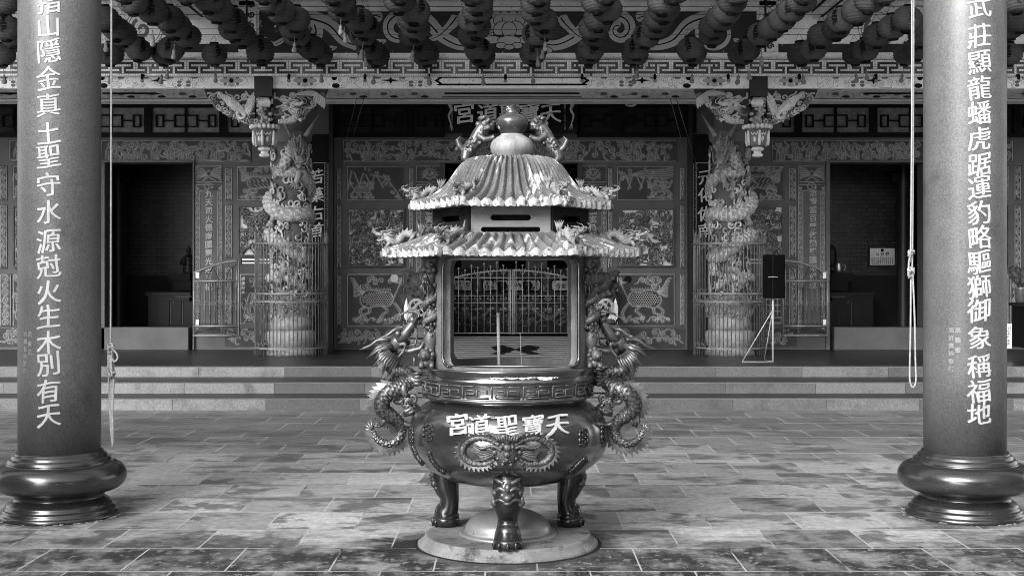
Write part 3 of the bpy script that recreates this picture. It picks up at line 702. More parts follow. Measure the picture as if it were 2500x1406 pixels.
# ---- name board over the central door
BD = FD-.25
nb = thing('name_board', 'black temple name board with pale carved characters over the central doorway', 'name board', tuple(P(1248, 330, BD)))
q = MB(); q.pbox(1086, 236, 1410, 326, BD+.1, .1); q.pbox(1130, 326, 1155, 336, FD-.1, .25); q.pbox(1345, 326, 1370, 336, FD-.1, .25); q.build('board', 'black_lacquer', nb)
q = MB()
for ch, x in zip('宮道聖寶天', (1134, 1191, 1245, 1292, 1344)): flatwrite(q, ch, x, 277, 54, BD-.001, .02, .03, nib=.026)
q.build('inscription', 'carve_white', nb)
q = MB()
for s in (-1, 1):
    c = 1248; pts = [(c+s*x, y) for x, y in ((155, 243), (150, 256), (146, 268), (152, 282), (150, 294), (146, 306))]; p3 = [P(x, y, BD-.02) for x, y in cr(pts, 6)]
    q.tube(p3, [.03-.024*i/len(p3) for i in range(len(p3))], 8, scales=(.022, .004))
    for k in range(3): q.spike(P(c+s*148, 303, BD-.02), P(c+s*(140+5*k), 318, BD-.02), .01)
    pts = cr([(c+s*x, y) for x, y in ((118, 250), (98, 243), (80, 246), (58, 252), (40, 244))], 6); p3 = [P(x, y, BD-.02) for x, y in pts]
    q.tube(p3, [.026-.01*i/len(p3) for i in range(len(p3))], 8, scales=(.022, .004))
    dragon_head(q, P(c+s*66, 250, BD-.03), (-s, -.2, -.4), (0, 0, 1), .1, mane=5)
q.build('carved_dragon', 'carve_pale', nb)
q = MB()
for k in range(14): flatwrite(q, '中華民國七十一年三月二十日吉'[k], 1379, 246+5.4*k, 5, BD-.001, .004, .02)
for k in range(10): flatwrite(q, '住持信徒眾弟子等敬獻'[k], 1103, 272+5.2*k, 5, BD-.001, .004, .02)
for k in range(4): flatwrite(q, '許文人題'[k], 1104, 248+7*k, 7, BD-.001, .004, .02)
q.build('small_inscription', 'carve_line', nb)
ov = MB(); ov.lathe([(.0, -.01), (.075, -.01), (.075, .01), (0, .01)], n=24, cap=False)
q = MB(); q.v = [(a*1.35, -c, b*.85) for a, b, c in ov.v]; q.f = ov.f; q.m = ov.m; q.sm = [False]*len(ov.f); off = P(1540, 252, FD-.2); q.v = [(a+off.x, b+off.y, c+off.z) for a, b, c in q.v]
ps = q.build('oval_plate', 'carve_pale'); tag(ps, 'small pale oval plate fixed under the beam right of the name board', 'plate')
q = MB()
for i, t in enumerate(('平安符', '保佑')): 
    for j, ch in enumerate(t): flatwrite(q, ch, 1533+7*j, 248+7*i, 6, FD-.211, .003, .01)
q.build('writing', 'dark_wood', ps)
# ------------------------------------------------------------------ porch roof, girders, painted frieze, mosaic band
ceil = MB(); ceil.box(-14, 14, 12.3, 26, 5.75, 5.95); ceil.box(-14, 14, 12.1, 12.3, 5.6, 5.95); ceil.box(-14, 14, 8.45, 8.95, 5.4, 5.8)
rf = ceil.build('porch_roof', 'ceiling'); tag(rf, 'dark porch roof soffit high above the lanterns', 'porch roof')
GD = 16.7
fr = thing('painted_girder', 'long painted girder wall with meander mosaic band above the dragon columns', 'girder', tuple(P(1248, 217, 16.8)))
q = MB(); q.box(-14, 14, GD, GD+.5, Z(186, GD), 5.75); q.build('girder_face', 'painted_pale', fr)
q = MB()                                                            # stepped pale mouldings above the painted panel
for a, b, t in ((-90, -20, .10), (-18, 2, .07), (4, 17, .05), (19, 28, .03)): q.box(-14, 14, GD-t, GD, Z(b, GD), Z(a, GD))
q.build('moulding', 'painted_pale', fr, bevel=.006)
q = MB(); q.pbox(633, 29, 1847, 130, GD, .006); pc = q.build('painted_panel', 'painted_dark', fr)
c = MB(); o = MB(); D = GD-.007
def petal(cx, cy, rx, ry, a, n=16):
    return [(cx+rx*math.cos(t)*math.cos(a)-ry*math.sin(t)*math.sin(a), cy+rx*math.cos(t)*math.sin(a)+ry*math.sin(t)*math.cos(a)) for t in [2*PI*i/n for i in range(n)]]
LY = 0
def shape(pp, grow=1.8):
    global LY
    cx = sum(a for a, _ in pp)/len(pp); cy = sum(b for _, b in pp)/len(pp); LY += 1; e = .0006*LY
    big = [(cx+(a-cx)*(1+grow/max(4, math.hypot(a-cx, b-cy))), cy+(b-cy)*(1+grow/max(4, math.hypot(a-cx, b-cy)))) for a, b in pp]
    o.poly(big, D-e, .0004); c.poly(pp, D-e-.0003, .0004)
def rib(pts, w0, w1, line=True):
    global LY
    pts = cr(pts, 8); n = len(pts); L = []; R = []
    for i in range(n):
        a, b = pts[max(i-1, 0)], pts[min(i+1, n-1)]; dx, dy = b[0]-a[0], b[1]-a[1]; l = math.hypot(dx, dy) or 1; w_ = 1.45*(w0+(w1-w0)*i/(n-1))/2*math.sin(min(1, (i+.6)/4, (n-.4-i)/3)*PI/2)
        L.append((pts[i][0]-dy/l*w_, pts[i][1]+dx/l*w_)); R.append((pts[i][0]+dy/l*w_, pts[i][1]-dx/l*w_))
    LY += 1; e = .0006*LY
    for i in range(n-1): c.prism([P(x, y, D-e) for x, y in (L[i], L[i+1], R[i+1], R[i])], (0, .0004, 0))
    if line:
        for i in range(1, n-2):
            m = [((L[k][0]*k2+R[k][0]*(1-k2)), (L[k][1]*k2+R[k][1]*(1-k2))) for k, k2 in ((i, .38), (i+1, .38), (i+1, .5), (i, .5))]
            o.prism([P(x, y, D-e-.0003) for x, y in m], (0, .0002, 0))
for s in (-1, 1):                                                    # scrolling leaves either side of the lotus
    f = lambda x: 1243+s*x
    def S(l): return [(f(a), b) for a, b in l]
    rib(S([(58, 100), (110, 112), (160, 92), (205, 48), (262, 34)]), 14, 26); rib(S([(200, 100), (170, 88), (140, 60), (125, 40)]), 6, 22)
    rib(S(spiral(268, 72, 40, 1.35, -1.2, -1, 12, .2)), 12, 22); rib(S([(300, 100), (350, 112), (400, 100), (440, 60), (500, 40)]), 12, 26)
    rib(S(spiral(505, 80, 38, 1.3, 1.9, 1, 12, .2)), 12, 22); rib(S([(548, 96), (575, 108), (600, 90)]), 10, 4); rib(S([(380, 46), (350, 54), (330, 40), (310, 46)]), 5, 18); rib(S([(420, 116), (450, 120), (470, 104)]), 6, 20)
    for a, b in ((205, 122), (330, 120), (455, 120), (92, 122)): shape(petal(f(a), b, 14, 7, s*.3))
for k, (a, b, rx, ry) in enumerate(((-62, 84, 24, 9), (62, 84, 24, 9), (-48, 70, 20, 11), (48, 70, 20, 11), (-38, 58, 18, 12), (38, 58, 18, 12), (-24, 50, 14, 13), (24, 50, 14, 13), (0, 46, 16, 13), (-20, 70, 20, 15), (20, 70, 20, 15), (0, 74, 17, 19), (-42, 98, 22, 9), (42, 98, 22, 9), (0, 99, 28, 10), (-20, 112, 12, 7), (20, 112, 12, 7), (0, 116, 12, 6))):
    shape(petal(1243+a, b, rx, ry, (-.7 if a < 0 else .7) if rx < 23 and a and ry > 10 else 0))
for k in range(5): rib([(1203+20*k, 44), (1210+20*k, 33), (1222+20*k, 40)], 5, 8, False)
o.build('dark_outline', 'dark_wood', pc); c.build('painted_scroll', 'painted_mid', pc)
for s, x0, x1 in ((-1, -300, 582), (1, 1900, 2800)):                   # side panels with round medallions
    q = MB(); q.pbox(x0, 108, x1, 129, GD, .006); p = q.build('painted_panel', 'painted_dark', fr)
    o = MB(); cxs = (352, 120) if s < 0 else (2142, 2374)
    for cx in cxs:
        for r0, e in ((46, .002), (40, .003)): o.line(ell(cx, 70, r0, r0, 28), GD-.001, 2, .004, closed=True)
        o.line(spiral(cx-6, 72, 26, 1.2, 3, 1, 20), GD-.001, 9, .004)
    o.build('medallion', 'painted_grey', p)
# pilaster between panels, and the depth girders
for a in (585, 1852): q = MB(); q.pbox(a, -60, a+42, 128, GD, .05); q.build('pilaster', 'painted_pale', fr)
for a in (600, 1866):
    q = MB()
    q.pbox(a, -60, a+5, 128, GD-.051, .01)
    for k in range(5): q.line(spiral(a+14, 10+26*k, 9, 1.4, k, 1, 10), GD-.052, 4, .02)
    q.build('carved_strip', 'dark_wood_satin', fr)
for s in (-1, 1):
    gx = s*4.15; q = MB(); q.box(gx-.22, gx+.22, 12.3, GD-.06, 4.98, 5.5); g = q.build('depth_girder', 'painted_pale', fr, bevel=.02)
    q = MB(); q.box(gx-.225, gx+.225, 12.4, GD-.07, 5.06, 5.1); q.box(gx-.15, gx-.11, 12.4, GD-.2, 4.977, 4.985); q.box(gx+.11, gx+.15, 12.4, GD-.2, 4.977, 4.985); q.build('painted_stripe', 'dark_wood', g)
q = MB(); tl = 5.66; y0 = 146.5; Dm = GD-.05
q.pbox(-400, 146, 2900, 186.2, GD, .046); mz = q.build('mosaic_band', 'grout', fr)
PAT = ['LLLLLLLLLLL', 'LLDDDDDDDDD', 'LLDLLLLLLLD', 'LLDDDDLDDDD', 'LLLLLDLDLLL', 'DDDDDDLDDDD', 'LLLLLLLLLLL']
q = MB(); rg = random.Random(3); n = 0
for r in range(7):
    for i in range(-12, 460):
        a = -20+i*tl; ch = PAT[r][(i+5) % 11]; b = y0+r*tl
        if rg.random() < .006: continue
        e = .35; t = rg.uniform(.003, .0045)
        v = [P(a+e, b+e, Dm+.003), P(a+tl-e, b+e, Dm+.003), P(a+tl-e, b+tl-e, Dm+.003), P(a+e, b+tl-e, Dm+.003)]
        q.prism([p+Vector((0, -t, 0)) for p in v], (0, t, 0), 0 if ch == 'L' else 1)
q.build('mosaic_tile', ['tile_light', 'tile_dark'], mz)['kind'] = 'stuff'
# ---- painted main beam under the mosaic
Bm = 16.8; zb = Z(217, Bm)
q = MB(); q.box(-14, 14, Bm, 17.75, zb, Z(185, Bm)-.002); bm_ = q.build('main_beam', 'painted_pale', fr, bevel=.012)
q = MB(); q.box(-14, 14, 18.4, 18.8, Z(246, 18.4), Z(225, 18.4)); q.box(-14, 14, 18.3, 18.4, Z(247, 18.3), Z(243, 18.3)); q.build('rear_beam', 'painted_pale', fr)
q = MB(); q.box(-14, 14, 17.75, 20.3, 4.6, 4.7); q.build('soffit', 'ceiling', fr)
d = MB(); g = MB(); ln = MB(); e = .003
def both(mbx, pp, t=e):                    # on the beam's face, and again on its underside
    mbx.poly(pp, Bm, t)
def under(mbx, pp, t=e): mbx.prism([Vector((X(x, Bm+(y-217)/24*.95), Bm+(y-217)/24*.95, zb-t)) for x, y in pp], (0, 0, t))
for y0, y1 in ((187.5, 191), (205, 209.5)): both(d, [(1072, y0), (1428, y0), (1436, (y0+y1)/2), (1428, y1), (1072, y1), (1064, (y0+y1)/2)])
both(d, [(1078, 187.5), (1085, 187.5), (1070, 197), (1085, 209.5), (1078, 209.5), (1060, 197)]); both(d, [(1422, 187.5), (1415, 187.5), (1430, 197), (1415, 209.5), (1422, 209.5), (1440, 197)])
under(d, [(1085, 226), (1415, 226), (1415, 230), (1085, 230)]); under(g, [(1080, 235), (1420, 235), (1420, 238), (1080, 238)])
for x0, x1 in ((250, 380), (2110, 2250), (0, 50)):
    under(d, [(x0, 226), (x1, 226), (x1+14, 230), (x0, 230)])
for cx in (565, 745, 1744, 1930):
    for k in range(4): both(ln, petal(cx+(22 if k % 2 else 14)*math.cos(k*PI/2), 197.5+9*math.sin(k*PI/2), 15 if k % 2 == 0 else 8, 6, 0), .002)
    both(d, ell(cx, 197.5, 5.5, 5.5, 12), .004)
    for a, b in ((-15, -8), (15, -8), (-15, 8), (15, 8)): both(g, ell(cx+a, 197.5+b, 4.5, 3.5, 8), .0035)
    ln.line(ell(cx, 197.5, 40, 13, 24), Bm-.0005, 1.2, .002, closed=True)
for s, x0, x1 in ((0, 812, 1070), (1, 1424, 1685), (0, 245, 505), (1, 1990, 2250), (0, -100, 50), (1, 2452, 2600)):
    rg = random.Random(int(x0)+5)
    for l in clouds((x0+3, 187, x1-3, 215), rg, 22, 9): ln.line(l, Bm-.0005, 1.3, .002)
    cx = x0+(x1-x0)*.55; both(d, [(cx-22, 197), (cx-4, 194.5), (cx, 188), (cx+4, 194.5), (cx+22, 197), (cx+4, 199.5), (cx, 206), (cx-4, 199.5)])
    for k in range(4): both(g, ell(cx+(50 if s == 0 else -50)+(k % 2)*22, 201+8*(k//2), 6, 4, 7)); both(g, [(x0+40+60*k, 186), (x0+62+60*k, 186), (x0+56+60*k, 193), (x0+44+60*k, 193)])
    both(d, ell((x1-8) if s else (x0+8), 210, 10, 6, 9)); both(d, ell((x1-4) if s else (x0+4), 191, 7, 6, 9))
    for k in range(3): under(g, ell(x0+50+75*k, 229, 9, 4, 8)); under(d, ell(x0+75+75*k, 236, 10, 3, 8))
    for l in clouds((x0+3, 219, x1-3, 239), rg, 16, 8): 
        for i in range(len(l)-1):
            (a, b), (a2, b2) = l[i], l[i+1]; under(ln, [(a, b-.5), (a2, b2-.5), (a2, b2+.5), (a, b+.5)], .002)
d.build('dark_pattern', 'dark_wood', bm_); g.build('grey_pattern', 'painted_grey', bm_); ln.build('fine_pattern', 'painted_mid', bm_)
# ---- hanging posts with crane and dragon brackets
def bracket_set(mir):
    D0 = 16.85; cxw = X(1247.5, D0)
    post = thing('hanging_post', 'carved hanging post with lantern finial between crane and dragon brackets, %s of the burner' % ('right' if mir else 'left'), 'carved post',
                 (2*cxw-X(646, D0) if mir else X(646, D0), D0, Z(385, D0)), 'carved hanging posts under the main beam')
    def B(mb, name, mats, par=post, **k): return (mirx(mb, cxw) if mir else mb).build(name, mats, par, **k)
    q = MB(); q.box(X(625, D0), X(668, D0), D0-.12, D0+.12, Z(238, D0), Z(187, D0)); q.box(X(634, D0), X(660, D0), D0-.06, D0+.06, Z(310, D0), Z(238, D0)); B(q, 'post', 'dark_wood_satin')
    q = MB(); rg = random.Random(4); Df = D0-.14                       # small carved figures down the post
    for k in range(26): q.blob(P(rg.uniform(632, 662), rg.uniform(240, 303), Df+rg.uniform(0, .06)), (rg.uniform(.02, .045), .035, rg.uniform(.02, .05)), 9, 0, bumps=.15, seed=k)
    for k in range(9): q.tube([P(646+2.6*(k-4), 262, Df), P(646+3.4*(k-4), 250, Df-.05), P(646+2*(k-4), 238, Df-.02)], [.012, .014, .004], 5, 1)
    B(q, 'carved_figure', ['column_relief', 'carve_pale'])
    q = MB(); c0 = P(646, 385, D0); s_ = D0/F                          # hexagonal lantern basket
    pr = [(.3, 0), (.62, 2), (.75, 6), (.5, 10), (.45, 14), (.8, 18), (.85, 22), (.62, 25)]
    q.lathe([(r*20*s_, z*s_) for r, z in pr], c0, 6, 1, PI/6, False)
    q.lathe([(12*s_, 25*s_), (20*s_, 30*s_), (23*s_, 52*s_), (24*s_, 66*s_)], c0, 6, 0, PI/6, False)
    q.lathe([(27*s_, 64*s_), (33*s_, 68*s_), (35*s_, 78*s_), (30*s_, 80*s_)], c0, 6, 0, PI/6, False)
    for i in range(6):
        a = PI/6+i*PI/3; ca, sa = math.cos(a), math.sin(a)
        q.tube([c0+Vector((29*s_*ca, 29*s_*sa, 64*s_)), c0+Vector((28*s_*ca, 28*s_*sa, 40*s_)), c0+Vector((26*s_*ca, 26*s_*sa, 28*s_))], [2.5*s_, 4*s_, 3*s_], 7, 1)
        for k in range(3):
            b = a+(k+.5)*PI/9; q.blob(c0+Vector((32*s_*math.cos(b), 32*s_*math.sin(b), 74*s_)), (6*s_, 6*s_, 6*s_), 8, 1)
        b = a+PI/6; q.tube(cr([c0+Vector((22*s_*math.cos(b+t), 22*s_*math.sin(b+t), z*s_)) for t, z in ((-.4, 60), (-.2, 54), (0, 58), (.2, 54), (.4, 60))], 3), 1.6*s_, 5, 1)
        q.blob(c0+Vector((17.5*s_*math.cos(b), 17.5*s_*math.sin(b), 44*s_)), (5*s_, 5*s_, 8*s_), 7, 1, bumps=.3, seed=i)
    B(q, 'lantern_finial', ['carve_mid', 'carve_pale'])
    # crane bracket
    out = [(503, 222), (626, 222), (626, 299), (608, 302), (590, 297), (575, 288), (560, 283), (548, 272), (533, 264), (522, 249), (509, 239)]
    q = MB(); q.poly(out, D0+.06, .1); br = B(q, 'bracket', 'bracket_ground'); br['label'] = 'bracket carved with a flying white crane among clouds'
    q = MB(); rg = random.Random(8); Df = D0-.04
    for l in clouds((505, 224, 624, 299), rg, 34, 10):
        l = [(x, y) for x, y in l if y < 226+(x-500)*.72 or x > 600]
        if len(l) > 3: q.tube([P(x, y, Df) for x, y in l], [.014]*len(l), 6, rg.choice((0, 0, 1)))
    for i in range(len(out)-1):
        if i >= 2:
            for w_ in (0, .5):
                a_, b2 = out[i][0]+(out[i+1][0]-out[i][0])*w_, out[i][1]+(out[i+1][1]-out[i][1])*w_; q.tube([P(x, y, Df) for x, y in spiral(a_+1, b2-3, 8.5, 1.25, i+w_*3, 1 if i % 2 else -1, 11)], [.012]*9+[.015]*3, 6, (i+int(w_*2)) % 3 == 0)
    B(q, 'cloud_carving', ['carve_line', 'carve_mid'], br)
    q = MB(); Dc = Df-.04
    q.tube([P(x, y, Dc) for x, y in cr([(562, 254), (574, 262), (588, 271), (597, 281), (592, 288), (583, 287), (579, 279)], 5)], [.02, .03, .04, .05, .055, .055, .05, .045]+[.035]*8+[.025]*8+[.02]*7, 9, up=(0, -1, 0), flat=.6)
    q.blob(P(580, 277, Dc-.02), (.03, .03, .025), 9); q.spike(P(581, 280, Dc-.02), P(588, 286, Dc-.03), .012)
    for wing, root in (([(598, 270), (584, 252), (560, 236), (531, 225), (540, 238), (549, 249), (558, 259), (568, 268), (582, 276)], (592, 268)), ([(598, 272), (600, 258), (606, 243), (623, 223), (624, 240), (620, 254), (616, 267), (608, 284)], (602, 274))):
        q.poly(wing, Dc+.02, .03)
        n_ = len(wing); arm = cr([wing[1], wing[2], wing[3]], 5); trail = cr(wing[4:][::-1], 3)
        for k in range(9):
            a_ = arm[min(len(arm)-1, int(k*len(arm)/9))]; t_ = trail[min(len(trail)-1, int(k*len(trail)/9))]; t_ = (t_[0]+(t_[0]-a_[0])*.22, t_[1]+(t_[1]-a_[1])*.22)
            q.tube([P(x, y, Dc-.01) for x, y in (a_, ((a_[0]+t_[0])/2, (a_[1]+t_[1])/2), t_)], [.007, .009, .003], 6)
    B(q, 'crane', 'crane_white', br)
    # dragon bracket
    out = [(669, 217), (803, 217), (797, 232), (789, 243), (776, 254), (770, 270), (756, 276), (745, 292), (730, 300), (672, 303)]
    q = MB(); q.poly(out, D0+.06, .1); br = B(q, 'bracket', 'bracket_ground'); br['label'] = 'bracket carved with a scaly dragon and curling leaves'
    q = MB(); rg = random.Random(9)
    for l in clouds((671, 219, 800, 300), rg, 26, 12):
        l = [(x, y) for x, y in l if y < 300-(x-735)*1.05 or x < 735]
        if len(l) > 3: q.tube([P(x, y, Df) for x, y in l], [.018]*len(l), 6, rg.choice((0, 0, 1)))
    for k in range(6): q.tube([P(x, y, Df-.02) for x, y in cr([(722+k*3, 232), (745+5*k, 224+2*k), (772+4*k, 228+3*k), (765+5*k, 246+4*k)], 5)], [.012]*8+[.02]*7+[.006], 6)
    B(q, 'leaf_carving', ['carve_line', 'carve_mid'], br)
    q = MB(); Dc = Df-.05
    pb = [P(x, y, Dc) for x, y in cr([(680, 298), (700, 296), (718, 291), (724, 278), (710, 268), (708, 258)], 6)]
    q.tube(pb, [.02+.03*math.sin(PI*(i+3)/(len(pb)+5)) for i in range(len(pb))], 10, scales=(.03, .007, 1), up=(0, -1, 0))
    dragon_head(q, P(712, 256, Dc-.03), (1, -.35, -.15), (0.1, -.1, 1), .2, mane=7)
    for x, y in ((730, 292), (690, 286)): claw(q, P(x, y, Dc-.02), (1, -.3, -.3), (0, -1, 0), .06)
    B(q, 'dragon', ['crane_white', 'carve_mid'], br)
bracket_set(False); bracket_set(True)
# ---- small light bulbs along the underside of the mosaic band
for k, x in enumerate((347, 705, 891, 1047, 1234, 1421, 1599, 1778, 1952, 2139, 2487)):
    D = GD-.12; p = P(x, 200, D)
    t = thing('light_bulb', 'small unlit round bulb under the mosaic band, %s from the left' % ORD[k+1], 'light bulb', tuple(p), 'bulbs in a line under the mosaic band')
    q = MB(); q.lathe([(.018, .03), (.02, .06), (.02, .085)], p, 10); q.box(p.x-.012, p.x+.012, D-.012, GD-.04, p.z+.075, p.z+.1); q.build('socket', 'dark_wood', t)
    q = MB(); q.blob(p+Vector((0, 0, .012)), .024, 12); q.build('glass', 'bulb_glass', t)
# ---- paper lanterns
prof = []; nr = 11
for i in range(nr*3+1):
    t = .17+(PI-.34)*i/(nr*3); prof.append((.173*math.sin(t)**.85*(1 if i % 3 else .92), .155-.142*math.cos(t)))
LR = lambda z: .173*max(0, math.sin(math.acos(max(-1, min(1, (.155-z)/.142)))))**.85
def lantern_parts():
    q = MB(); q.lathe(prof, (0, 0, 0), 26); body = q
    cp = MB()
    for z in (0, .288): cp.lathe([(.056, z), (.06, z+.006), (.06, z+.026), (.056, z+.028)], n=20); cp.lathe([(.04, z-.004), (.056, z-.004), (.056, z+.002), (.04, z+.002)], n=20, closed=True)
    hg = MB()
    for s in (-1, 1): hg.tube([(s*.055, 0, .31), (s*.03, 0, .36), (0, 0, .41)], .0022, 4)
    tx = MB()
    for ch, z in zip('本壇年', (.232, .16, .088)):
        def mp(u, t, q_, z=z):
            zz = z+t; r = LR(zz)+.002+q_; return (r*math.sin(u/.17), -r*math.cos(u/.17), zz)
        write(tx, ch, mp, .078, .002, .05, .25)
    ch = MB(); ch.tube([(0, 0, .02), (.004, 0, -.04), (0, 0, -.1)], .0018, 4)
    ch.lathe([(0, -.1), (.008, -.103), (.011, -.115), (.02, -.125), (.023, -.14), (.015, -.157), (.024, -.172), (.031, -.195), (.026, -.218), (0, -.23)], n=12, cap=False)
    for k in range(3): ch.blob((0, 0, -.055-.015*k), .0065, 6)
    return body, cp, hg, tx, ch
body, cp, hg, tx, chm = lantern_parts()
ME = {}
def shared(key, mb, mat, parent, name):
    if key not in ME:
        o = mb.build(name, mat, parent); o.location = (0, 0, 0); ME[key] = o; return o
    o = ME[key].copy(); C.objects.link(o); o.parent = parent; return o
ROWS = [(16.2, [8, 269, 398, 525, 639, 783, 916, 1043, 1178, 1301, 1437, 1549, 1691, 1806, 1958, 2089, 2207, 2462], 164),
        (15.8, [336, 413, 638, 764, 897, 1033, 1168, 1302, 1442, 1554, 1689, 1827, 1988, 2114, 2238], 151),
        (15.3, [35, 301, 459, 592, 724, 889, 1006, 1151, 1311, 1451, 1574, 1737, 1859, 2004, 2142, 2250], 118),
        (14.9, [17, 284, 427, 576, 716, 887, 1011, 1161, 1329, 1450, 1598, 1744, 1885, 2042, 2181, 2468], 100),
        (14.5, [257, 417, 565, 720, 875, 1007, 1153, 1329, 1462, 1603, 1756, 1912, 2055, 2212, 2490], 81),
        (14.1, [373, 529, 688, 839, 1010, 1168, 1308, 1484, 1621, 1774, 1930, 2095], 60),
        (13.7, [5, 326, 508, 657, 832, 973, 1165, 1311, 1460, 1615, 1785, 1953, 2118, 2484], 37),
        (13.3, [309, 454, 644, 816, 976, 1148, 1318, 1486, 1644, 1799, 1960, 2160], 13)]
CH_ = {(0, 0), (0, 1), (0, 2), (0, 3), (0, 5), (0, 6), (0, 7), (0, 8), (0, 9), (0, 11), (0, 12), (0, 13), (0, 14), (0, 15), (0, 16), (1, 1), (1, 9), (1, 13), (2, 5), (2, 8), (2, 12), (3, 2), (3, 8), (3, 5), (4, 0), (4, 3), (5, 3), (5, 0), (6, 4), (4, 7), (3, 6), (1, 11)}
rg = random.Random(12)
for ri, (D, xs, yc) in enumerate(ROWS):
    s = F/D; zs = []
    for k, x in enumerate(xs):
        p = P(x, yc+rg.uniform(-2.5, 2.5), D+rg.uniform(-.06, .06)); zs.append((p.x, p.z))
        has = (ri, k) in CH_
        rw = '%s row from the mosaic' % ORD[ri+1]
        t = thing('paper_lantern', 'ribbed paper lantern%s, %s from left in %s' % (' with gourd charm' if has else '', ORD[k+1], rw), 'lantern', tuple(p), 'paper lanterns hung in rows under the porch roof')
        WL[t] = (0, 0, 0)
        shared('b', body, 'lantern_cloth', t, 'shade'); shared('c', cp, 'lantern_cap', t, 'rim'); shared('h', hg, 'iron_dark', t, 'hanger'); shared('t', tx, 'lantern_ink', t, 'writing')
        if has: shared('g', chm, 'charm', t, 'charm')
        t.rotation_euler = (rg.uniform(-.12, .12), rg.uniform(-.15, .15), rg.uniform(-.75, .75)+math.atan2(-p.x, D)*0)
        sc1 = rg.uniform(.95, 1.05); t.scale = (sc1, sc1, sc1)
    z = sum(a[1] for a in zs)/len(zs)+.41
    q = MB(); q.tube([(-9, D, z+.03), (-4.5, D, z-.005), (0, D, z-.012), (4.5, D, z-.005), (9, D, z+.03)], .0035, 5)
    o = q.build('lantern_wire', 'iron_dark'); tag(o, 'thin dark wire carrying the lanterns of the %s band' % rw, 'wire', 'wires the lanterns hang from')
# ------------------------------------------------------------------ the two big stone columns in front
CD = 8.70
def front_column(cx_px, cap_, text, ys, tx, label, small, sx):
    c = Vector((X(cx_px, CD), CD, 0)); R = .271
    t = thing('stone_column', label, 'column', tuple(c), 'round granite columns with inscriptions')
    q = MB(); q.lathe([(R, .4), (R, 1), (R, 2), (R, 3), (R, 5.4)], c, 72); q.build('shaft', 'granite', t)
    pr = [(.392, 0), (.396, .012), (.385, .03), (.372, .034), (.376, .05), (.362, .062), (.35, .066), (.352, .08), (.335, .098), (.31, .115), (.296, .125), (.29, .14), (.3, .148), (.3, .162), (.318, .168)]
    for i in range(13):
        a = -PI/2*.86+PI*.93*i/12; pr.append((.335+.108*math.cos(a), .268+.096*math.sin(a)))
    pr += [(.345, .372), (.338, .376), (.338, .388), (.318, .398), (.312, .402), (.312, .414), (.296, .424), (.29, .43), (.285, .44), (.272, .442)]
    q = MB(); q.lathe(pr, c, 72); q.build('base', 'granite_base', t)
    q = MB(); rg = random.Random(int(cx_px))                                # crumbled mortar round the foot
    for k in range(70):
        a = rg.uniform(0, 2*PI); r = .392+abs(rg.gauss(0, .012)); q.blob(c+Vector((r*math.cos(a), r*math.sin(a), .003)), (rg.uniform(.005, .022), rg.uniform(.005, .014), rg.uniform(.002, .006)), 6, bumps=.3, seed=k)
    q.build('crumbled_mortar', 'plinth_slab', t)
    d = Vector((-c.x, -CD, 0)).normalized(); sd_ = Vector((-d.y, d.x, 0))      # towards the viewer, and to the viewer's right
    dist = math.hypot(c.x, CD)
    def wrap(px0):
        th0 = math.asin(max(-1, min(1, (px0-cx_px)/F*CD/R*math.cos(math.atan2(c.x, CD))))) 
        def mk(zc):
            def mp(u, tt, q_):
                a = th0+u/R; r = R+q_; p = c+(d*math.cos(a)+sd_*math.sin(a))*r; p.z = zc+tt; return p
            return mp
        return mk
    Df = CD-R*.9
    w_ = wrap(tx); q = MB()
    for ch, y in zip(text, ys): write(q, ch, w_(Z(y, Df)), 61*Df/F, .004, .016, .14, nib=.016)
    q.build('inscription', 'white_paint', t)
    q = MB()
    for col, (x, s0, y0) in zip(small, sx):
        w2 = wrap(x)
        for i, ch in enumerate(col): write(q, ch, w2(Z(y0+s0*i, Df)), 14*Df/F, .002, .02, .5)
    q.build('small_inscription', 'gate_paint', t)
front_column(146, 1, '指山隱金真土聖守水源尅火生木別有天', (8, 66, 127, 193, 258, 327, 383, 452, 518, 588, 650, 712, 772, 835, 887, 953, 1012), 119, 'tall granite column left of the burner with white inscription starting 指山', ('洪金品', '洪謝春枝敬獻'), ((75, 22, 816), (64, 18, 816)))
front_column(2355, 1, '武莊顯龍蟠虎踞運豹略驅獅御象稱福地', (18, 90, 152, 216, 277, 340, 402, 459, 520, 580, 640, 700, 757, 823, 893, 953, 1008), 2391, 'tall granite column right of the burner with white inscription ending 福地', ('高聰聖', '高許寶桂敬獻'), ((2339, 24, 806), (2323, 19, 806)))
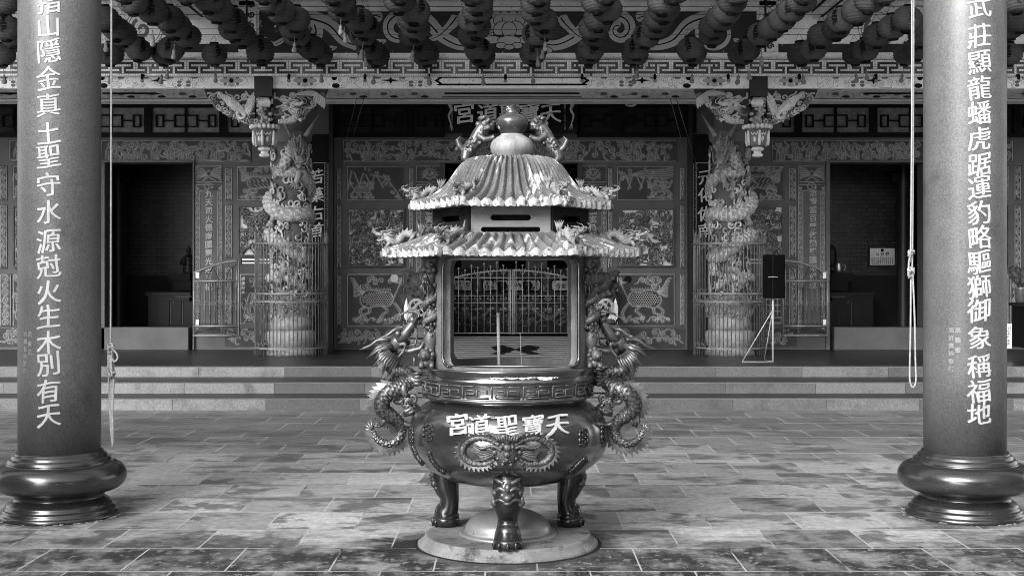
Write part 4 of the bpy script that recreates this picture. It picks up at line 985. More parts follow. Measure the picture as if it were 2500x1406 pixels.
# ------------------------------------------------------------------ dragon columns inside round iron cages
DD = 18.97
def dragon_column(mir):
    cxw = X(1246, DD); c = Vector((X(711, DD), DD, PZ)); s = DD/F
    t = thing('dragon_column', 'pale stone column wrapped by a coiling carved dragon, %s of the burner' % ('right' if mir else 'left'), 'dragon column', ((2*cxw-c.x) if mir else c.x, DD, PZ), 'carved dragon columns behind iron cages')
    def B(mb, name, mats, par=t, **k): return (mirx(mb, cxw) if mir else mb).build(name, mats, par, **k)
    q = MB(); q.lathe([(.36, 0), (.37, .05), (.33, .08), (.3, .1), (.33, .14), (.365, .25), (.36, .34), (.3, .38)], c, 40); q.lathe([(.31, .38), (.31, .44), (.325, .46), (.31, .48), (.31, .58)], c, 40); B(q, 'base', 'rock_relief')
    q = MB(); q.lathe([(.27, .55), (.27, 1.5), (.26, 3.0), (.26, 3.15), (.2, 3.2)], c, 32); core = B(q, 'shaft', 'column_ground')
    q = MB(); q.lathe([(.22, 3.12), (.3, 3.2), (.31, 3.28), (.33, 3.3), (.3, 3.33), (.24, 3.42), (.2, 3.9), (.2, 4.2)], c, 32); B(q, 'capital', 'painted_grey')
    rg = random.Random(5 if mir else 6)
    # swirling wave rock at the foot
    q = MB()
    for k in range(70):
        a = rg.uniform(0, 2*PI); z = rg.uniform(.56, .86); r = .31+.04*math.sin((z-.56)/.3*PI); cp_ = c+Vector((r*math.cos(a), r*math.sin(a), z)); tn = Vector((-math.sin(a), math.cos(a), 0)); rr = rg.uniform(.03, .06); ph = rg.uniform(0, 6)
        q.tube([cp_+(tn*math.cos(ph+x*.75)+Vector((0, 0, 1))*math.sin(ph+x*.75))*rr*(1-x/13) for x in range(12)], [.014]*9+[.01, .007, .004], 5)
    q.lathe([(.24, .52), (.3, .58), (.335, .7), (.32, .82), (.25, .92)], c, 40)
    B(q, 'wave_carving', 'rock_relief')
    # clouds, flames and small riders over the shaft
    q = MB()
    for k in range(330):
        a = rg.uniform(0, 2*PI); z = rg.uniform(.9, 3.1); r = .28; cp_ = c+Vector((r*math.cos(a), r*math.sin(a), z)); tn = Vector((-math.sin(a), math.cos(a), 0)); rr = rg.uniform(.035, .075); ph = rg.uniform(0, 6); dr = rg.choice((1, -1))
        q.tube([cp_+Vector((math.cos(a), math.sin(a), 0))*.015+(tn*math.cos(ph+dr*x*.62)+Vector((0, 0, 1))*math.sin(ph+dr*x*.62))*rr*(1-x/12) for x in range(11)], [.008, .014]+[.016]*6+[.012, .008, .004], 6, k % 2)
    for k in range(26):
        a = rg.uniform(0, 2*PI); z = rg.uniform(1.0, 3.0); cp_ = c+Vector((.27*math.cos(a), .27*math.sin(a), z)); q.blob(cp_, (.045, .045, .07), 8, bumps=.2, seed=k); q.blob(cp_+Vector((0, 0, .085)), .03, 8)
        q.tube([cp_+Vector((0, 0, .03)), cp_+Vector((.06*math.sin(a), -.06*math.cos(a), .05)), cp_+Vector((.09*math.sin(a), -.09*math.cos(a), .12))], [.02, .016, .01], 5)
    B(q, 'relief', ['column_relief', 'column_pale'], core)
    # the dragon: winds up, its head hanging out at the top towards the court
    n = 150; pts = []; rad = []
    for i in range(n):
        u = i/(n-1); a = math.radians(40)+u*2*PI*3.2; z = 1.0+1.7*u+.07*math.sin(u*2*PI*5.5)
        r = .285+.03*math.sin(u*19); pts.append(c+Vector((r*math.cos(-a), r*math.sin(-a), z))); rad.append(.045+.055*min(1, u*2.2)*(1 if u < .93 else 1-.3*(u-.93)/.07))
    hd = P(728, 372, DD-.55); last = pts[-1]
    end = cr([pts[-2], last, last+Vector((.1, -.12, .16)), Vector((hd.x-.02, hd.y+.12, hd.z+.16)), hd], 8)
    ext = [Vector(p) for p in end[9:]]; pts2 = pts+ext; rad2 = rad+[.075]*len(ext)
    q = MB(); q.tube(pts2, rad2, 14, scales=(.085, .022, 1), up=(0, 0, 1))
    fins(q, pts2, rad2, lambda i: (pts2[i]-c).normalized()*.35+Vector((0, 0, 1)), 2, .07, mi=1)
    B(q, 'dragon_body', ['column_relief', 'column_pale'])
    q = MB(); dragon_head(q, hd, (.22, -.62, -.75), (.15, -.75, .62), .34, mane=11, jaw=1.6)
    for s_ in (-1, 1): q.spike(P(728, 350, DD-.5)+Vector((s_*.1, 0, .1)), P(728, 350, DD-.5)+Vector((s_*.3, .1, .45)), .035)
    for k in range(7):                                                   # beard and hair lines trailing down the shaft
        x = 684+9*k; z0 = rg.uniform(640, 660); q.tube(cr([P(x, z0, DD-.36), P(x+rg.uniform(-8, 8), z0+28, DD-.38), P(x-10+rg.uniform(-8, 8), z0+60, DD-.36)], 5), [.007]*10+[.003], 5)
    B(q, 'dragon_head', ['column_relief', 'column_pale'])
    for a_, z_ in ((-1.2, 2.55), (-2.3, 2.0), (-.9, 1.45), (-1.9, 1.15)):
        q = MB(); o = c+Vector((.36*math.cos(a_), .36*math.sin(a_), z_)); k0 = c+Vector((.26*math.cos(a_+.5), .26*math.sin(a_+.5), z_+.12))
        q.tube([k0, (k0+o)/2+Vector((0, -.05, .06)), o], [.05, .045, .035], 8, scales=(.04, .008)); claw(q, o, (math.sin(a_)*.4, -.3, -.9), (math.cos(a_), math.sin(a_), 0), .12); B(q, 'dragon_leg', 'column_relief')
    # cage
    R = 87*s; zt = Z(594, DD-R)-PZ
    g = thing('column_cage', 'round iron cage of pointed bars around the dragon column %s of the burner' % ('right' if mir else 'left'), 'cage', ((2*cxw-c.x) if mir else c.x, DD, PZ), 'iron cages around the dragon columns')
    q = MB(); nb = 56
    for i in range(nb):
        a = 2*PI*i/nb; o = c+Vector((R*math.cos(a), R*math.sin(a), 0)); h = zt+(.2 if i % 2 == 0 else .12)
        q.tube([o, o+Vector((0, 0, h-.06)), o+Vector((0, 0, h))], [.0068, .0068, .002], 5)
        if i % 2 == 0: q.blob(o+Vector((0, 0, h-.055)), (.012, .012, .03), 6)
    B(q, 'bar', 'iron_grey', g)
    def hoop(z, name='hoop'):
        q = MB(); k = 64; q.lathe([(R-.008, z-.012), (R+.013, z-.012), (R+.013, z+.012), (R-.008, z+.012)], c, k, closed=True, smooth=False); B(q, name, 'iron_grey', g)
    z1, z2 = Z(717, DD-R)-PZ, Z(737, DD-R)-PZ
    for z in (zt, z1, z2, .12): hoop(z)
    q = MB()
    for i in range(nb//2):
        a = 2*PI*(i+.5)/nb*2; o = c+Vector((R*math.cos(a), R*math.sin(a), (z1+z2)/2)); tn = Vector((-math.sin(a), math.cos(a), 0))
        q.tube([o+(tn*math.cos(x)+Vector((0, 0, 1))*math.sin(x))*.05 for x in [2*PI*k/12 for k in range(13)]], .006, 4)
        for zz, sg in ((zt, -1), (.12, 1), (z1, 1), (z2, -1)):
            oo = c+Vector((R*math.cos(a), R*math.sin(a), zz)); q.tube([oo+tn*-.07, oo+Vector((0, 0, sg*.09)), oo+tn*.07], .005, 4)
    B(q, 'ornament', 'iron_grey', g)
dragon_column(False); dragon_column(True)
# ------------------------------------------------------------------ the bronze incense burner
ND = 7.785; NS = F/ND
cb = Vector((X(1240, ND), ND, 0)); ct = Vector((X(1247, ND), ND, 0))
B_ = thing('incense_burner', 'tall bronze incense burner with two tiled roofs, gourd finial and dragon handles', 'incense burner', (cb.x, ND, 0))
q = MB(); q.lathe([(.552, 0), (.552, .012), (.54, .02), (.525, .03), (.51, .048), (.506, .062), (.498, .067), (.488, .062), (.0, .064)], cb, 96, cap=False); ped = q.build('pedestal', 'plinth_slab', B_)
q = MB(); q.lathe([(.545, .001), (.568, .003), (.575, .001)], cb, 96, cap=False); q.build('dirt_gap', 'soot', ped)
q = MB(); q.lathe([(.3, .062), (.3, .072), (.285, .076), (.27, .078)]+[(.266*math.cos(a), .078+.14*math.sin(a)) for a in [PI/2*i/14 for i in range(15)]], cb, 64, cap=False); q.build('dome', 'dome_metal', ped)
BP = [(.0, .372), (.12, .373), (.22, .378), (.32, .393), (.4, .418), (.485, .464), (.55, .515), (.588, .564), (.608, .62), (.613, .665), (.605, .73), (.588, .775), (.56, .815), (.52, .848), (.488, .868), (.472, .885), (.472, .9), (.49, .906), (.515, .909)]
BPs = [(a, b) for a, b in cr(BP, 4)]
def bowl_r(z):
    for (a, za), (b, zb_) in zip(BPs, BPs[1:]):
        if za <= z <= zb_ and zb_ > za: return a+(b-a)*(z-za)/(zb_-za)
    return 0 if z < .372 else .52
def bowl_pt(px, py, off=0):
    D0, D1 = ND-.75, ND
    def ins(D):
        p = P(px, py, D); return math.hypot(p.x-cb.x, p.y-cb.y) <= bowl_r(p.z)
    D = D0
    while D < D1 and not ins(D): D += .02
    a, b = D-.02, D
    for _ in range(18):
        m = (a+b)/2
        if ins(m): b = m
        else: a = m
    p = P(px, py, b); n_ = (p-Vector((cb.x, cb.y, .64))).normalized(); return p+n_*off
q = MB(); q.lathe(BPs, cb, 112, cap=False); bowl = q.build('bowl', 'bronze', B_)
q = MB()
for ch, x in zip('宮道聖寶天', (1120, 1171, 1238, 1300, 1360)):
    dy = 4*((x-1240)/120)**2-2
    write(q, ch, lambda u, t, k, x=x: bowl_pt(x+u, 1038-dy-t, k), 56, .014, .02, .12, nib=.026)
q.build('inscription', 'white_paint', bowl)
def btube(mb, pts, rad, n=8, off=.01, **k): mb.tube([bowl_pt(a, b, off*.55) for a, b in pts], [x*.85 for x in rad] if isinstance(rad, list) else rad*.85, n, **k)
q = MB()
for s in (-1, 1):
    f = lambda l: [(1238+s*a, b) for a, b in l]
    pa = cr(f([(18, 1088), (45, 1072), (78, 1070), (104, 1088), (106, 1112), (84, 1130), (52, 1132), (30, 1122)]), 7); r = [.008+.014*math.sin(PI*(i+5)/(len(pa)+8)) for i in range(len(pa))]
    btube(q, pa, r, 10, scales=(.026, .006))
    P3 = [bowl_pt(a, b, .01) for a, b in pa]; ctr = bowl_pt(1238+s*68, 1102, -.05); fins(q, P3, r, lambda i: P3[i]-ctr, 2, .03)
    for k in range(7): btube(q, cr(f([(22+5*k, 1112+1.5*k), (50+5*k, 1100+4*k), (84-4*k, 1106+4*k)]), 5), [.007]*8+[.009, .007, .003], 6, .012)
    for k in range(5): btube(q, cr(f([(10+4*k, 1078), (16+6*k, 1066-2*k), (24+8*k, 1058)]), 4), [.009]*7+[.005, .002], 6, .02)
    for a, b, r_0 in ((14, 1096, .024), (30, 1104, .02), (22, 1084, .02), (10, 1112, .018), (22, 1118, .014), (36, 1092, .016)): q.blob(bowl_pt(1238+s*a, b, .012), r_0*.8, 9, bumps=.12, seed=int(a*b))
    q.blob(bowl_pt(1238+s*13, 1090, .042), .012, 9)
    btube(q, cr(f([(12, 1100), (34, 1088), (60, 1094), (80, 1086)]), 5), [.012]*12+[.006, .005, .004, .003], 6, .03)
    for a, b in ((34, 1128), (8, 1128)): q.spike(bowl_pt(1238+s*a, b, .03), bowl_pt(1238+s*(a+6), b+10, .03), .012)
q.blob(bowl_pt(1238, 1098, -.012), (.075, .04, .085), 14, bumps=.04)
for a, b, r_0 in ((0, 1076, .034), (0, 1092, .035), (0, 1108, .03), (0, 1120, .022), (-7, 1124, .012), (7, 1124, .012), (0, 1066, .02)): q.blob(bowl_pt(1238+a, b, .022), r_0*.75, 10, bumps=.1, seed=int(b))
for k in range(9): q.spike(bowl_pt(1218+5*k, 1076, .04), bowl_pt(1210+7*k, 1062-3*math.sin(k*PI/8), .045), .011)
for k in range(6): btube(q, [(1226+5*k, 1122), (1225+5.4*k, 1134)], [.007, .002], 5, .03)
q.build('dragon_relief', 'relief_bronze', bowl)
ORN = []; q = MB()                                                    # smaller applied ornaments round the bowl
for cx, cy, w_, h_ in ((1046, 1055, 13, 22), (1424, 1068, 12, 24), (1006, 1062, 4, 22), (1472, 1060, 5, 24)):
    for i in range(12):
        a = 2*PI*i/12; a2 = 2*PI*(i+1)/12
        btube(q, [(cx+w_*max(-.8, min(.8, 1.2*math.cos(a))), cy+h_*max(-.85, min(.85, 1.2*math.sin(a)))), (cx+w_*max(-.8, min(.8, 1.2*math.cos(a2))), cy+h_*max(-.85, min(.85, 1.2*math.sin(a2))))], .008, 6, .006)
    for k in range(7): q.blob(bowl_pt(cx+(k % 2*2-1)*w_*.3, cy-h_*.7+k*h_*.23, .004), .009, 8, bumps=.2, seed=k)
    ORN.append(q); q = MB()
for pts in ([(1050, 1105), (1056, 1122), (1070, 1140), (1086, 1152)], [(1010, 1092), (1018, 1112), (1032, 1130)], [(1392, 1150), (1408, 1134), (1424, 1120)], [(1398, 1152), (1414, 1138), (1430, 1122)]):
    for i, (a, b) in enumerate(cr(pts, 4)): q.blob(bowl_pt(a, b, .004), (.013, .01, .016), 8, bumps=.25, seed=i)
    ORN.append(q); q = MB()
for q in ORN: q.build('ornament', 'leg_bronze', bowl)
q = MB(); q.lathe([(.505, .905), (.522, .905), (.527, .912), (.522, .92), (.515, .924), (.518, .96), (.522, 1.0), (.526, 1.012), (.534, 1.018), (.534, 1.028), (.527, 1.034), (.532, 1.06), (.548, 1.078), (.55, 1.088), (.54, 1.093), (.502, 1.09), (.497, 1.08), (.49, 1.045)], cb, 112, cap=False); rim = q.build('rim', 'bronze', B_)
q = MB(); NM = 18
def band(th, v): r = .519+(v-.5)*.004+.003; return Vector((cb.x+r*math.cos(th), cb.y+r*math.sin(th), .926+.084*v))
for k in range(NM):
    t0 = 2*PI*k/NM; w_ = 2*PI/NM
    for pl in ([(0, .1), (0, .9), (.42, .9)], [(.12, .62), (.42, .62), (.42, .38), (.12, .38), (.12, .12), (.9, .12)], [(.5, .9), (.95, .9)], [(.55, .62), (.85, .62), (.85, .38)], [(.5, .62), (.5, .12)]):
        for a, b in zip(pl, pl[1:]):
            n_ = 4; q.tube([band(t0+w_*(a[0]+(b[0]-a[0])*i/n_), a[1]+(b[1]-a[1])*i/n_) for i in range(n_+1)], .0045, 4)
q.build('meander', 'bronze_relief', rim)
q = MB(); q.lathe([(0, 1.05), (.25, 1.052), (.495, 1.046)], cb, 48, cap=False); q.build('ash', 'ash', rim)
q = MB()                                                             # flaked paint on the front of the lip
rg = random.Random(2)
def lip(px, z, off=.0015):
    th = math.asin((px-1240)/(.55*425)); r = .5285+(z-1.036)*(.018/.04)*.5+off; r = max(r, .527); return Vector((cb.x+r*math.sin(th), cb.y-r*math.cos(th), z))
for x0, x1, za, zb_ in ((1196, 1262, .6, .95), (1270, 1335, .55, .95), (1318, 1352, .05, .8), (1340, 1368, .5, .85), (1250, 1300, .75, .95)):
    n_ = 12; up_ = []; lo = []
    for i in range(n_+1):
        x = x0+(x1-x0)*i/n_; up_.append(lip(x, 1.037+.022*min(1, zb_+rg.uniform(-.12, .05)), .004)); lo.append(lip(x, 1.037+.022*max(0, za+rg.uniform(-.3, .3)), .004))
    q.add(up_+lo, [(i, i+1, n_+2+i, n_+1+i) for i in range(n_)])
q.build('flaked_paint', 'flake_white', rim)
# legs: a front one and two behind, each with a lion mask at the knee
def leg(ang):
    d = Vector((math.cos(ang), math.sin(ang), 0)); sv = Vector((-d.y, d.x, 0)); up = Vector((0, 0, 1))
    def q3(r, s, z): return Vector((cb.x, cb.y, 0))+d*r+sv*s+up*z
    m = MB()
    pth = cr([q3(.40, 0, .5), q3(.455, 0, .44), q3(.462, 0, .37), (q3(.445, 0, .3)), q3(.425, 0, .24), q3(.43, 0, .19), q3(.446, 0, .15), q3(.447, 0, .115), q3(.45, 0, .1)], 4)
    rd = cr([(.075,), (.085,), (.087,), (.078,), (.06,), (.062,), (.076,), (.078,), (.068,)], 4)
    m.tube(pth, [r[0] for r in rd], 20, up=tuple(sv))
    m.lathe([(.06, .06), (.074, .066), (.083, .085), (.084, .105), (.08, .118), (.07, .122)], q3(.45, 0, 0), 24)
    for k in range(5):
        a = ang+(k-2)*.62; c_ = q3(.45, 0, 0); m.tube([c_+Vector((math.cos(a)*.07, math.sin(a)*.07, .118)), c_+Vector((math.cos(a)*.086, math.sin(a)*.086, .095)), c_+Vector((math.cos(a)*.08, math.sin(a)*.08, .064))], [.006, .012, .008], 6)
    o = m.build('leg', 'leg_bronze', B_)
    k = MB()
    k.tube([q3(.475, s, .318-.012*abs(s)/.08) for s in (-.085, -.05, 0, .05, .085)], .012, 8)
    for s in (-1, 1):
        k.blob(q3(.53, s*.028, .385), .018, 10); k.tube(cr([q3(.545, s*.012, .41), q3(.535, s*.045, .425), q3(.495, s*.08, .4), q3(.46, s*.098, .43)], 4), [.012]*9+[.009, .007, .005, .003], 7)
        k.tube(cr([q3(.545, s*.008, .345), q3(.535, s*.05, .36), q3(.5, s*.078, .34), q3(.49, s*.085, .37)], 4), .01, 7); k.blob(q3(.49, s*.075, .335), .026, 9); k.blob(q3(.5, s*.07, .395), .022, 9)
        k.tube(cr([q3(.53, s*.02, .45), q3(.515, s*.06, .47), q3(.48, s*.09, .49)], 4), [.014]*5+[.009, .007, .005, .003], 6)
    k.blob(q3(.545, 0, .372), (.03, .028, .022), 10); k.blob(q3(.53, 0, .34), (.03, .04, .014), 9); k.blob(q3(.535, 0, .425), (.022, .03, .03), 9)
    k.build('lion_mask', 'bronze_relief', o)
for a in (-PI/2, PI/6, 5*PI/6): leg(a)
# dragon handles
def handle(mir):
    D0 = ND-.02
    pp = [(950, 868), (951, 888), (962, 905), (985, 908), (1003, 916), (1000, 932), (978, 946), (950, 958), (934, 978), (934, 998), (952, 1014), (972, 1030), (980, 1050), (972, 1072), (947, 1084), (921, 1072), (910, 1050)]
    rr = [17, 17, 18, 19, 20, 21, 23, 25, 25, 24, 22, 19, 17, 15, 13, 10, 5]
    dz = [0, 0, 0, .01, .02, 0, -.03, -.05, -.05, -.04, -.02, 0, .01, 0, -.01, 0, 0]
    p3 = [P(x, y, D0+d) for (x, y), d in zip(pp, dz)]; c3 = [Vector(p) for p in cr(p3, 8)]; r3 = [r[0]/NS*.74 for r in cr([(r,) for r in rr], 8)]
    q = MB(); q.tube(c3, r3, 16, scales=(.03, .009, 1), up=(0, -1, 0))
    n = len(c3)
    q2 = MB(); fins(q2, c3, r3, lambda i: (-1, 0, .15), 2, .055, 2, 22, th=.6); fins(q2, c3, r3, lambda i: (-1, 0, .1), 2, .06, 54, 80, th=.6); fins(q2, c3, r3, lambda i: (-.3, 0, -1), 2, .05, 74, 92, th=.6); fins(q2, c3, r3, lambda i: (c3[i]-P(948, 1050, D0)), 2, .055, 92, n-2, th=.6)
    for k in range(7):
        a = math.radians(100+22*k); b = P(910, 1052, D0); q2.spike(b, b+Vector((math.cos(a)*.06, 0, math.sin(a)*.07)), .014, 5, flat=.5)
    h = MB(); dragon_head(h, P(968, 846, D0), (.66, -.12, .62), (-.68, 0, .72), .25, mane=11, jaw=2.0)
    hd = h; h = MB(); claw(h, P(926, 1040, D0), (-.8, -.2, .5), (0, -1, 0), .04)
    h.tube([P(950, 1012, D0), P(938, 1026, D0-.03), P(930, 1038, D0-.02)], [.03, .02, .016], 8)
    h.tube([P(985, 925, D0), P(985, 950, D0-.06), P(990, 968, D0-.06)], [.035, .022, .018], 8); claw(h, P(990, 972, D0-.06), (.6, -.3, -.6), (0, -1, 0), .05)
    h.tube([P(1000, 925, D0), P(1018, 930, D0), P(1034, 922, D0)], [.04, .035, .03], 8)
    for k in range(4): h.tube([P(1008, 915+7*k, D0-.02), P(1022, 910+9*k, D0-.03), P(1034, 912+9*k, D0)], [.014, .012, .005], 6)
    cl = MB()
    for cx, cy, r, a in ((990, 985, 20, 0), (1006, 972, 16, 2), (1002, 1000, 14, 4), (975, 972, 12, 1)): cl.tube([P(x, y, D0-.02) for x, y in spiral(cx, cy, r, 1.3, a, 1, 16)], [.012]*12+[.016]*5, 7)
    cl.tube([P(985, 1010, D0), P(1004, 1006, D0), P(1022, 990, D0)], .02, 7); cl.tube([P(968, 1030, D0), P(992, 1036, D0), P(1008, 1040, D0)], [.02, .016, .014], 7)
    def B(mb, name, mat, par): return (mirx(mb, cb.x) if mir else mb).build(name, mat, par)
    o = B(q, 'dragon_handle', ['bronze_relief', 'bronze_dark'], B_); B(q2, 'fin', 'bronze_relief', o); B(hd, 'dragon_head', 'bronze_relief', o); B(h, 'dragon_leg', 'bronze_relief', o); B(cl, 'cloud', 'bronze_relief', o)
handle(False); handle(True)
# chamber: a round wall with a wide rounded opening in front and behind
Ro, Ri, TM = .487, .447, math.radians(53.5)
def th0(z, z0=1.105, z1=1.735, rc=.06):
    e = 0
    if z > z1-rc: e = rc-math.sqrt(max(0, rc*rc-(z-(z1-rc))**2))
    if z < z0+rc: e = rc-math.sqrt(max(0, rc*rc-((z0+rc)-z)**2))
    return TM-e/Ro
zs = [1.105+.06*(1-math.cos(PI/2*i/6)) for i in range(7)]+[1.165+.51*i/6 for i in range(1, 6)]+[1.735-.06*(1-math.sin(PI/2*i/6)) for i in range(7)]
q = MB()
for s in (-1, 1):
    n_ = 24; G = []
    for z in zs:
        a0 = th0(z); row = []
        for R in (Ro, Ri):
            for i in range(n_+1):
                a = a0+(PI-2*a0)*i/n_; row.append((ct.x+s*R*math.sin(a), ct.y-R*math.cos(a), z))
        G.append(row)
    m_ = 2*(n_+1); vs = [v for r in G for v in r]; fs = []
    for j in range(len(zs)-1):
        for i in range(n_): fs.append((j*m_+i, j*m_+i+1, (j+1)*m_+i+1, (j+1)*m_+i)); k = n_+1; fs.append((j*m_+k+i, (j+1)*m_+k+i, (j+1)*m_+k+i+1, j*m_+k+i+1))
        for i in (0, n_): fs.append((j*m_+i, j*m_+i+n_+1, (j+1)*m_+i+n_+1, (j+1)*m_+i))
    q.add(vs, fs, 0, True)
q.lathe([(Ri, 1.04), (Ro, 1.04), (Ro, 1.105), (Ri, 1.105)], ct, 80, closed=True, smooth=False); q.lathe([(Ri, 1.735), (Ro, 1.735), (Ro, 1.82), (Ri, 1.82)], ct, 80, closed=True, smooth=False)
ch_ = q.build('chamber', 'bronze_dull', B_, bevel=.006)
q = MB()                                                              # raised frame round the front opening
fpts = [(s_, z) for s_, z in [(-1, z) for z in zs]+[(1, z) for z in zs[::-1]]]
q.tube([Vector((ct.x+s*(Ro+.006)*math.sin(th0(z)+.02), ct.y-(Ro+.006)*math.cos(th0(z)+.02), z)) for s, z in fpts]+[Vector((ct.x-(Ro+.006)*math.sin(th0(zs[0])), ct.y-(Ro+.006)*math.cos(th0(zs[0])), zs[0]))], .008, 6)
q.build('opening_frame', 'bronze', ch_)
for s, side in ((-1, 0), (1, 0), (-1, 1), (1, 1)):
    a = math.radians(70 if side == 0 else 110); c_ = Vector((ct.x+s*.512*math.sin(a), ct.y-.512*math.cos(a), 0))
    q = MB(); q.lathe([(.03, 1.09), (.03, 1.15), (.024, 1.2), (.034, 1.23), (.042, 1.26), (.034, 1.285), (.022, 1.3), (.026, 1.6), (.036, 1.66), (.05, 1.7), (.055, 1.76)], c_, 16); po = q.build('dragon_post', 'post_bronze', B_)
    q = MB(); pts = []
    for i in range(60):
        u = i/59; b = u*2*PI*2.6; pts.append(c_+Vector((.03*math.cos(b), .03*math.sin(b)-.012, 1.3+.28*u)))
    rr = [.01+.011*math.sin(PI*min(1, i/50)) for i in range(60)]
    q.tube(pts, rr, 9, scales=(.02, .004), up=(0, 0, 1)); dragon_head(q, pts[-1]+Vector((0, -.02, .01)), (0, -.5, .6), (0, -.7, .5), .09, mane=6)
    rg = random.Random(5)
    for k in range(48): q.blob(c_+Vector((rg.uniform(-.036, .036), -.024+rg.uniform(-.014, .012), rg.uniform(1.28, 1.6))), (.009, .01, .013), 7, bumps=.25, seed=k)
    for k in range(22): q.blob(c_+Vector((rg.uniform(-.045, .045), -.02+rg.uniform(-.03, .02), rg.uniform(1.66, 1.745))), .02, 7, bumps=.3, seed=k)
    q.build('coiled_dragon', 'post_bronze', po)
    q = MB(); d = (c_-Vector((ct.x, ct.y, 0))).normalized(); b0 = c_+d*.02+Vector((0, -.03, 1.09))   # crouching lion at the foot
    q.blob(b0+Vector((0, 0, .03)), (.04, .045, .035), 9, bumps=.1); q.blob(b0+Vector((s*.01, -.03, .075)), .034, 10, bumps=.15, seed=2); q.blob(b0+Vector((s*.015, -.062, .07)), .018, 8)
    for k in range(9): q.blob(b0+Vector((.034*math.cos(k*.8), -.02+.01*math.sin(k), .078+.034*math.sin(k*.8))), .014, 7)
    for x in (-1, 1): q.tube([b0+Vector((x*.028, -.03, .03)), b0+Vector((x*.032, -.055, .005))], [.016, .014], 7)
    q.build('lion', 'post_bronze', po)
# ---- roofs
def hex_roof(name, pr, N, cz, skirt):
    q = MB(); ev = MB(); prs = cr(pr, 4); Lb = len(prs); nt_ = N*10
    for k in range(6):
        a1, a2 = k*PI/3, (k+1)*PI/3; v = []
        for j, (r, z) in enumerate(prs):
            b = j/(Lb-1); A = Vector((math.cos(a1)*r, math.sin(a1)*r, 0)); B = Vector((math.cos(a2)*r, math.sin(a2)*r, 0)); nrm = ((A+B)/2).normalized()
            for i in range(nt_+1):
                t = i/nt_; p = A.lerp(B, t); rb = abs(math.sin(PI*N*t))**1.3; amp = (.032 if b > .15 else .032*b/.15)
                rnd = (1-b)**1.5*.1*r*4*t*(1-t)                           # the top rounds off towards a circle
                v.append(Vector((ct.x, ct.y, z+.02*cz*abs(2*t-1)**5*b**3))+p+nrm*(rnd+amp*rb*.6)+Vector((0, 0, amp*rb*.8)))
        o0 = (Lb-1)*(nt_+1)
        for i in range(nt_+1):
            t = i/nt_; p = v[o0+i]; v.append(p+Vector((0, 0, -.016-skirt*abs(math.sin(PI*N*t))**.55)))
        for i in range(nt_+1):
            p = v[o0+i]; v.append(Vector((ct.x+(p.x-ct.x)*.62, ct.y+(p.y-ct.y)*.62, prs[-1][1]-.012)))
        w_ = nt_+1; fs = [(j*w_+i, (j+1)*w_+i, (j+1)*w_+i+1, j*w_+i+1) for j in range(Lb-1) for i in range(nt_)]
        q.add(v[:Lb*w_], fs, 0, True)
        ev.add(v[(Lb-1)*w_:], [(j*w_+i, (j+1)*w_+i, (j+1)*w_+i+1, j*w_+i+1) for j in range(2) for i in range(nt_)], 0, False)
    q.lathe([(prs[0][0]*.2, prs[0][1]+.004), (prs[0][0]*1.02, prs[0][1]+.004), (prs[0][0]*1.05, prs[0][1]-.012), (prs[0][0]*.9, prs[0][1]-.03)], ct, 36)
    for k in range(6):
        a = k*PI/3; d = Vector((math.cos(a), math.sin(a), 0)); q.tube([Vector((ct.x, ct.y, 0))+d*(r+.004)+Vector((0, 0, z+.008+.02*cz*(j/(Lb-1))**3)) for j, (r, z) in enumerate(prs)], .014, 8)
        e = Vector((ct.x, ct.y, prs[-1][1]))+d*prs[-1][0]; q.blob(e+Vector((0, 0, -.005)), (.02, .02, .026), 8)
    o = q.build(name, 'roof_tile', B_); ev.build('eave_tile', 'eave_paint', o); return o
r1 = hex_roof('lower_roof', [(.46, 1.882), (.55, 1.848), (.66, 1.806), (.785, 1.772)], 11, .6, .03)
r2 = hex_roof('upper_roof', [(.17, 2.348), (.235, 2.334), (.3, 2.288), (.35, 2.222), (.4, 2.16), (.46, 2.115), (.53, 2.082), (.612, 2.062)], 9, .6, .034)
def stad(cx, cy, w_, h_, n=8):
    r = h_/2; return [(cx-w_/2+r+r*math.cos(PI/2+PI*i/n), cy+r*math.sin(PI/2+PI*i/n)) for i in range(n+1)]+[(cx+w_/2-r+r*math.cos(-PI/2+PI*i/n), cy+r*math.sin(-PI/2+PI*i/n)) for i in range(n+1)]
def plate(outer, holes, th):
    c = bpy.data.curves.new('plate', 'CURVE'); c.dimensions = '2D'; c.fill_mode = 'BOTH'; c.extrude = th/2
    for pl in [outer]+holes:
        s = c.splines.new('POLY'); s.points.add(len(pl)-1)
        for pt_, (x, y) in zip(s.points, pl): pt_.co = (x, y, 0, 1)
        s.use_cyclic_u = True
    o = bpy.data.objects.new('plate', c); me = bpy.data.meshes.new_from_object(o); v = [tuple(a.co) for a in me.vertices]; f = [tuple(p.vertices) for p in me.polygons]
    bpy.data.objects.remove(o); bpy.data.curves.remove(c); bpy.data.meshes.remove(me); return v, f
q = MB(); q.lathe([(.36, 1.85), (.36, 2.08)], ct, 6, smooth=False); drum = q.build('drum', 'soot', B_)
R = .47; ap = R*math.cos(PI/6); hs = R/2-.004
v, f = plate(rect(-hs, 1.858, hs, 2.05), [stad(.0, 1.906, .345, .03), stad(0, 1.975, .235, .034)], .02)
for k in range(6):
    a = -PI/2+k*PI/3; d = Vector((math.cos(a), math.sin(a), 0)); sv = Vector((-d.y, d.x, 0)); q = MB()
    q.add([Vector((ct.x, ct.y, 0))+d*(ap+z)+sv*x+Vector((0, 0, y)) for x, y, z in v], f)
    o = q.build('drum_panel', 'drum_paint' if k == 0 else 'soot', drum)
    if k == 0: o['label'] = 'pale front panel with two long smoke slots'
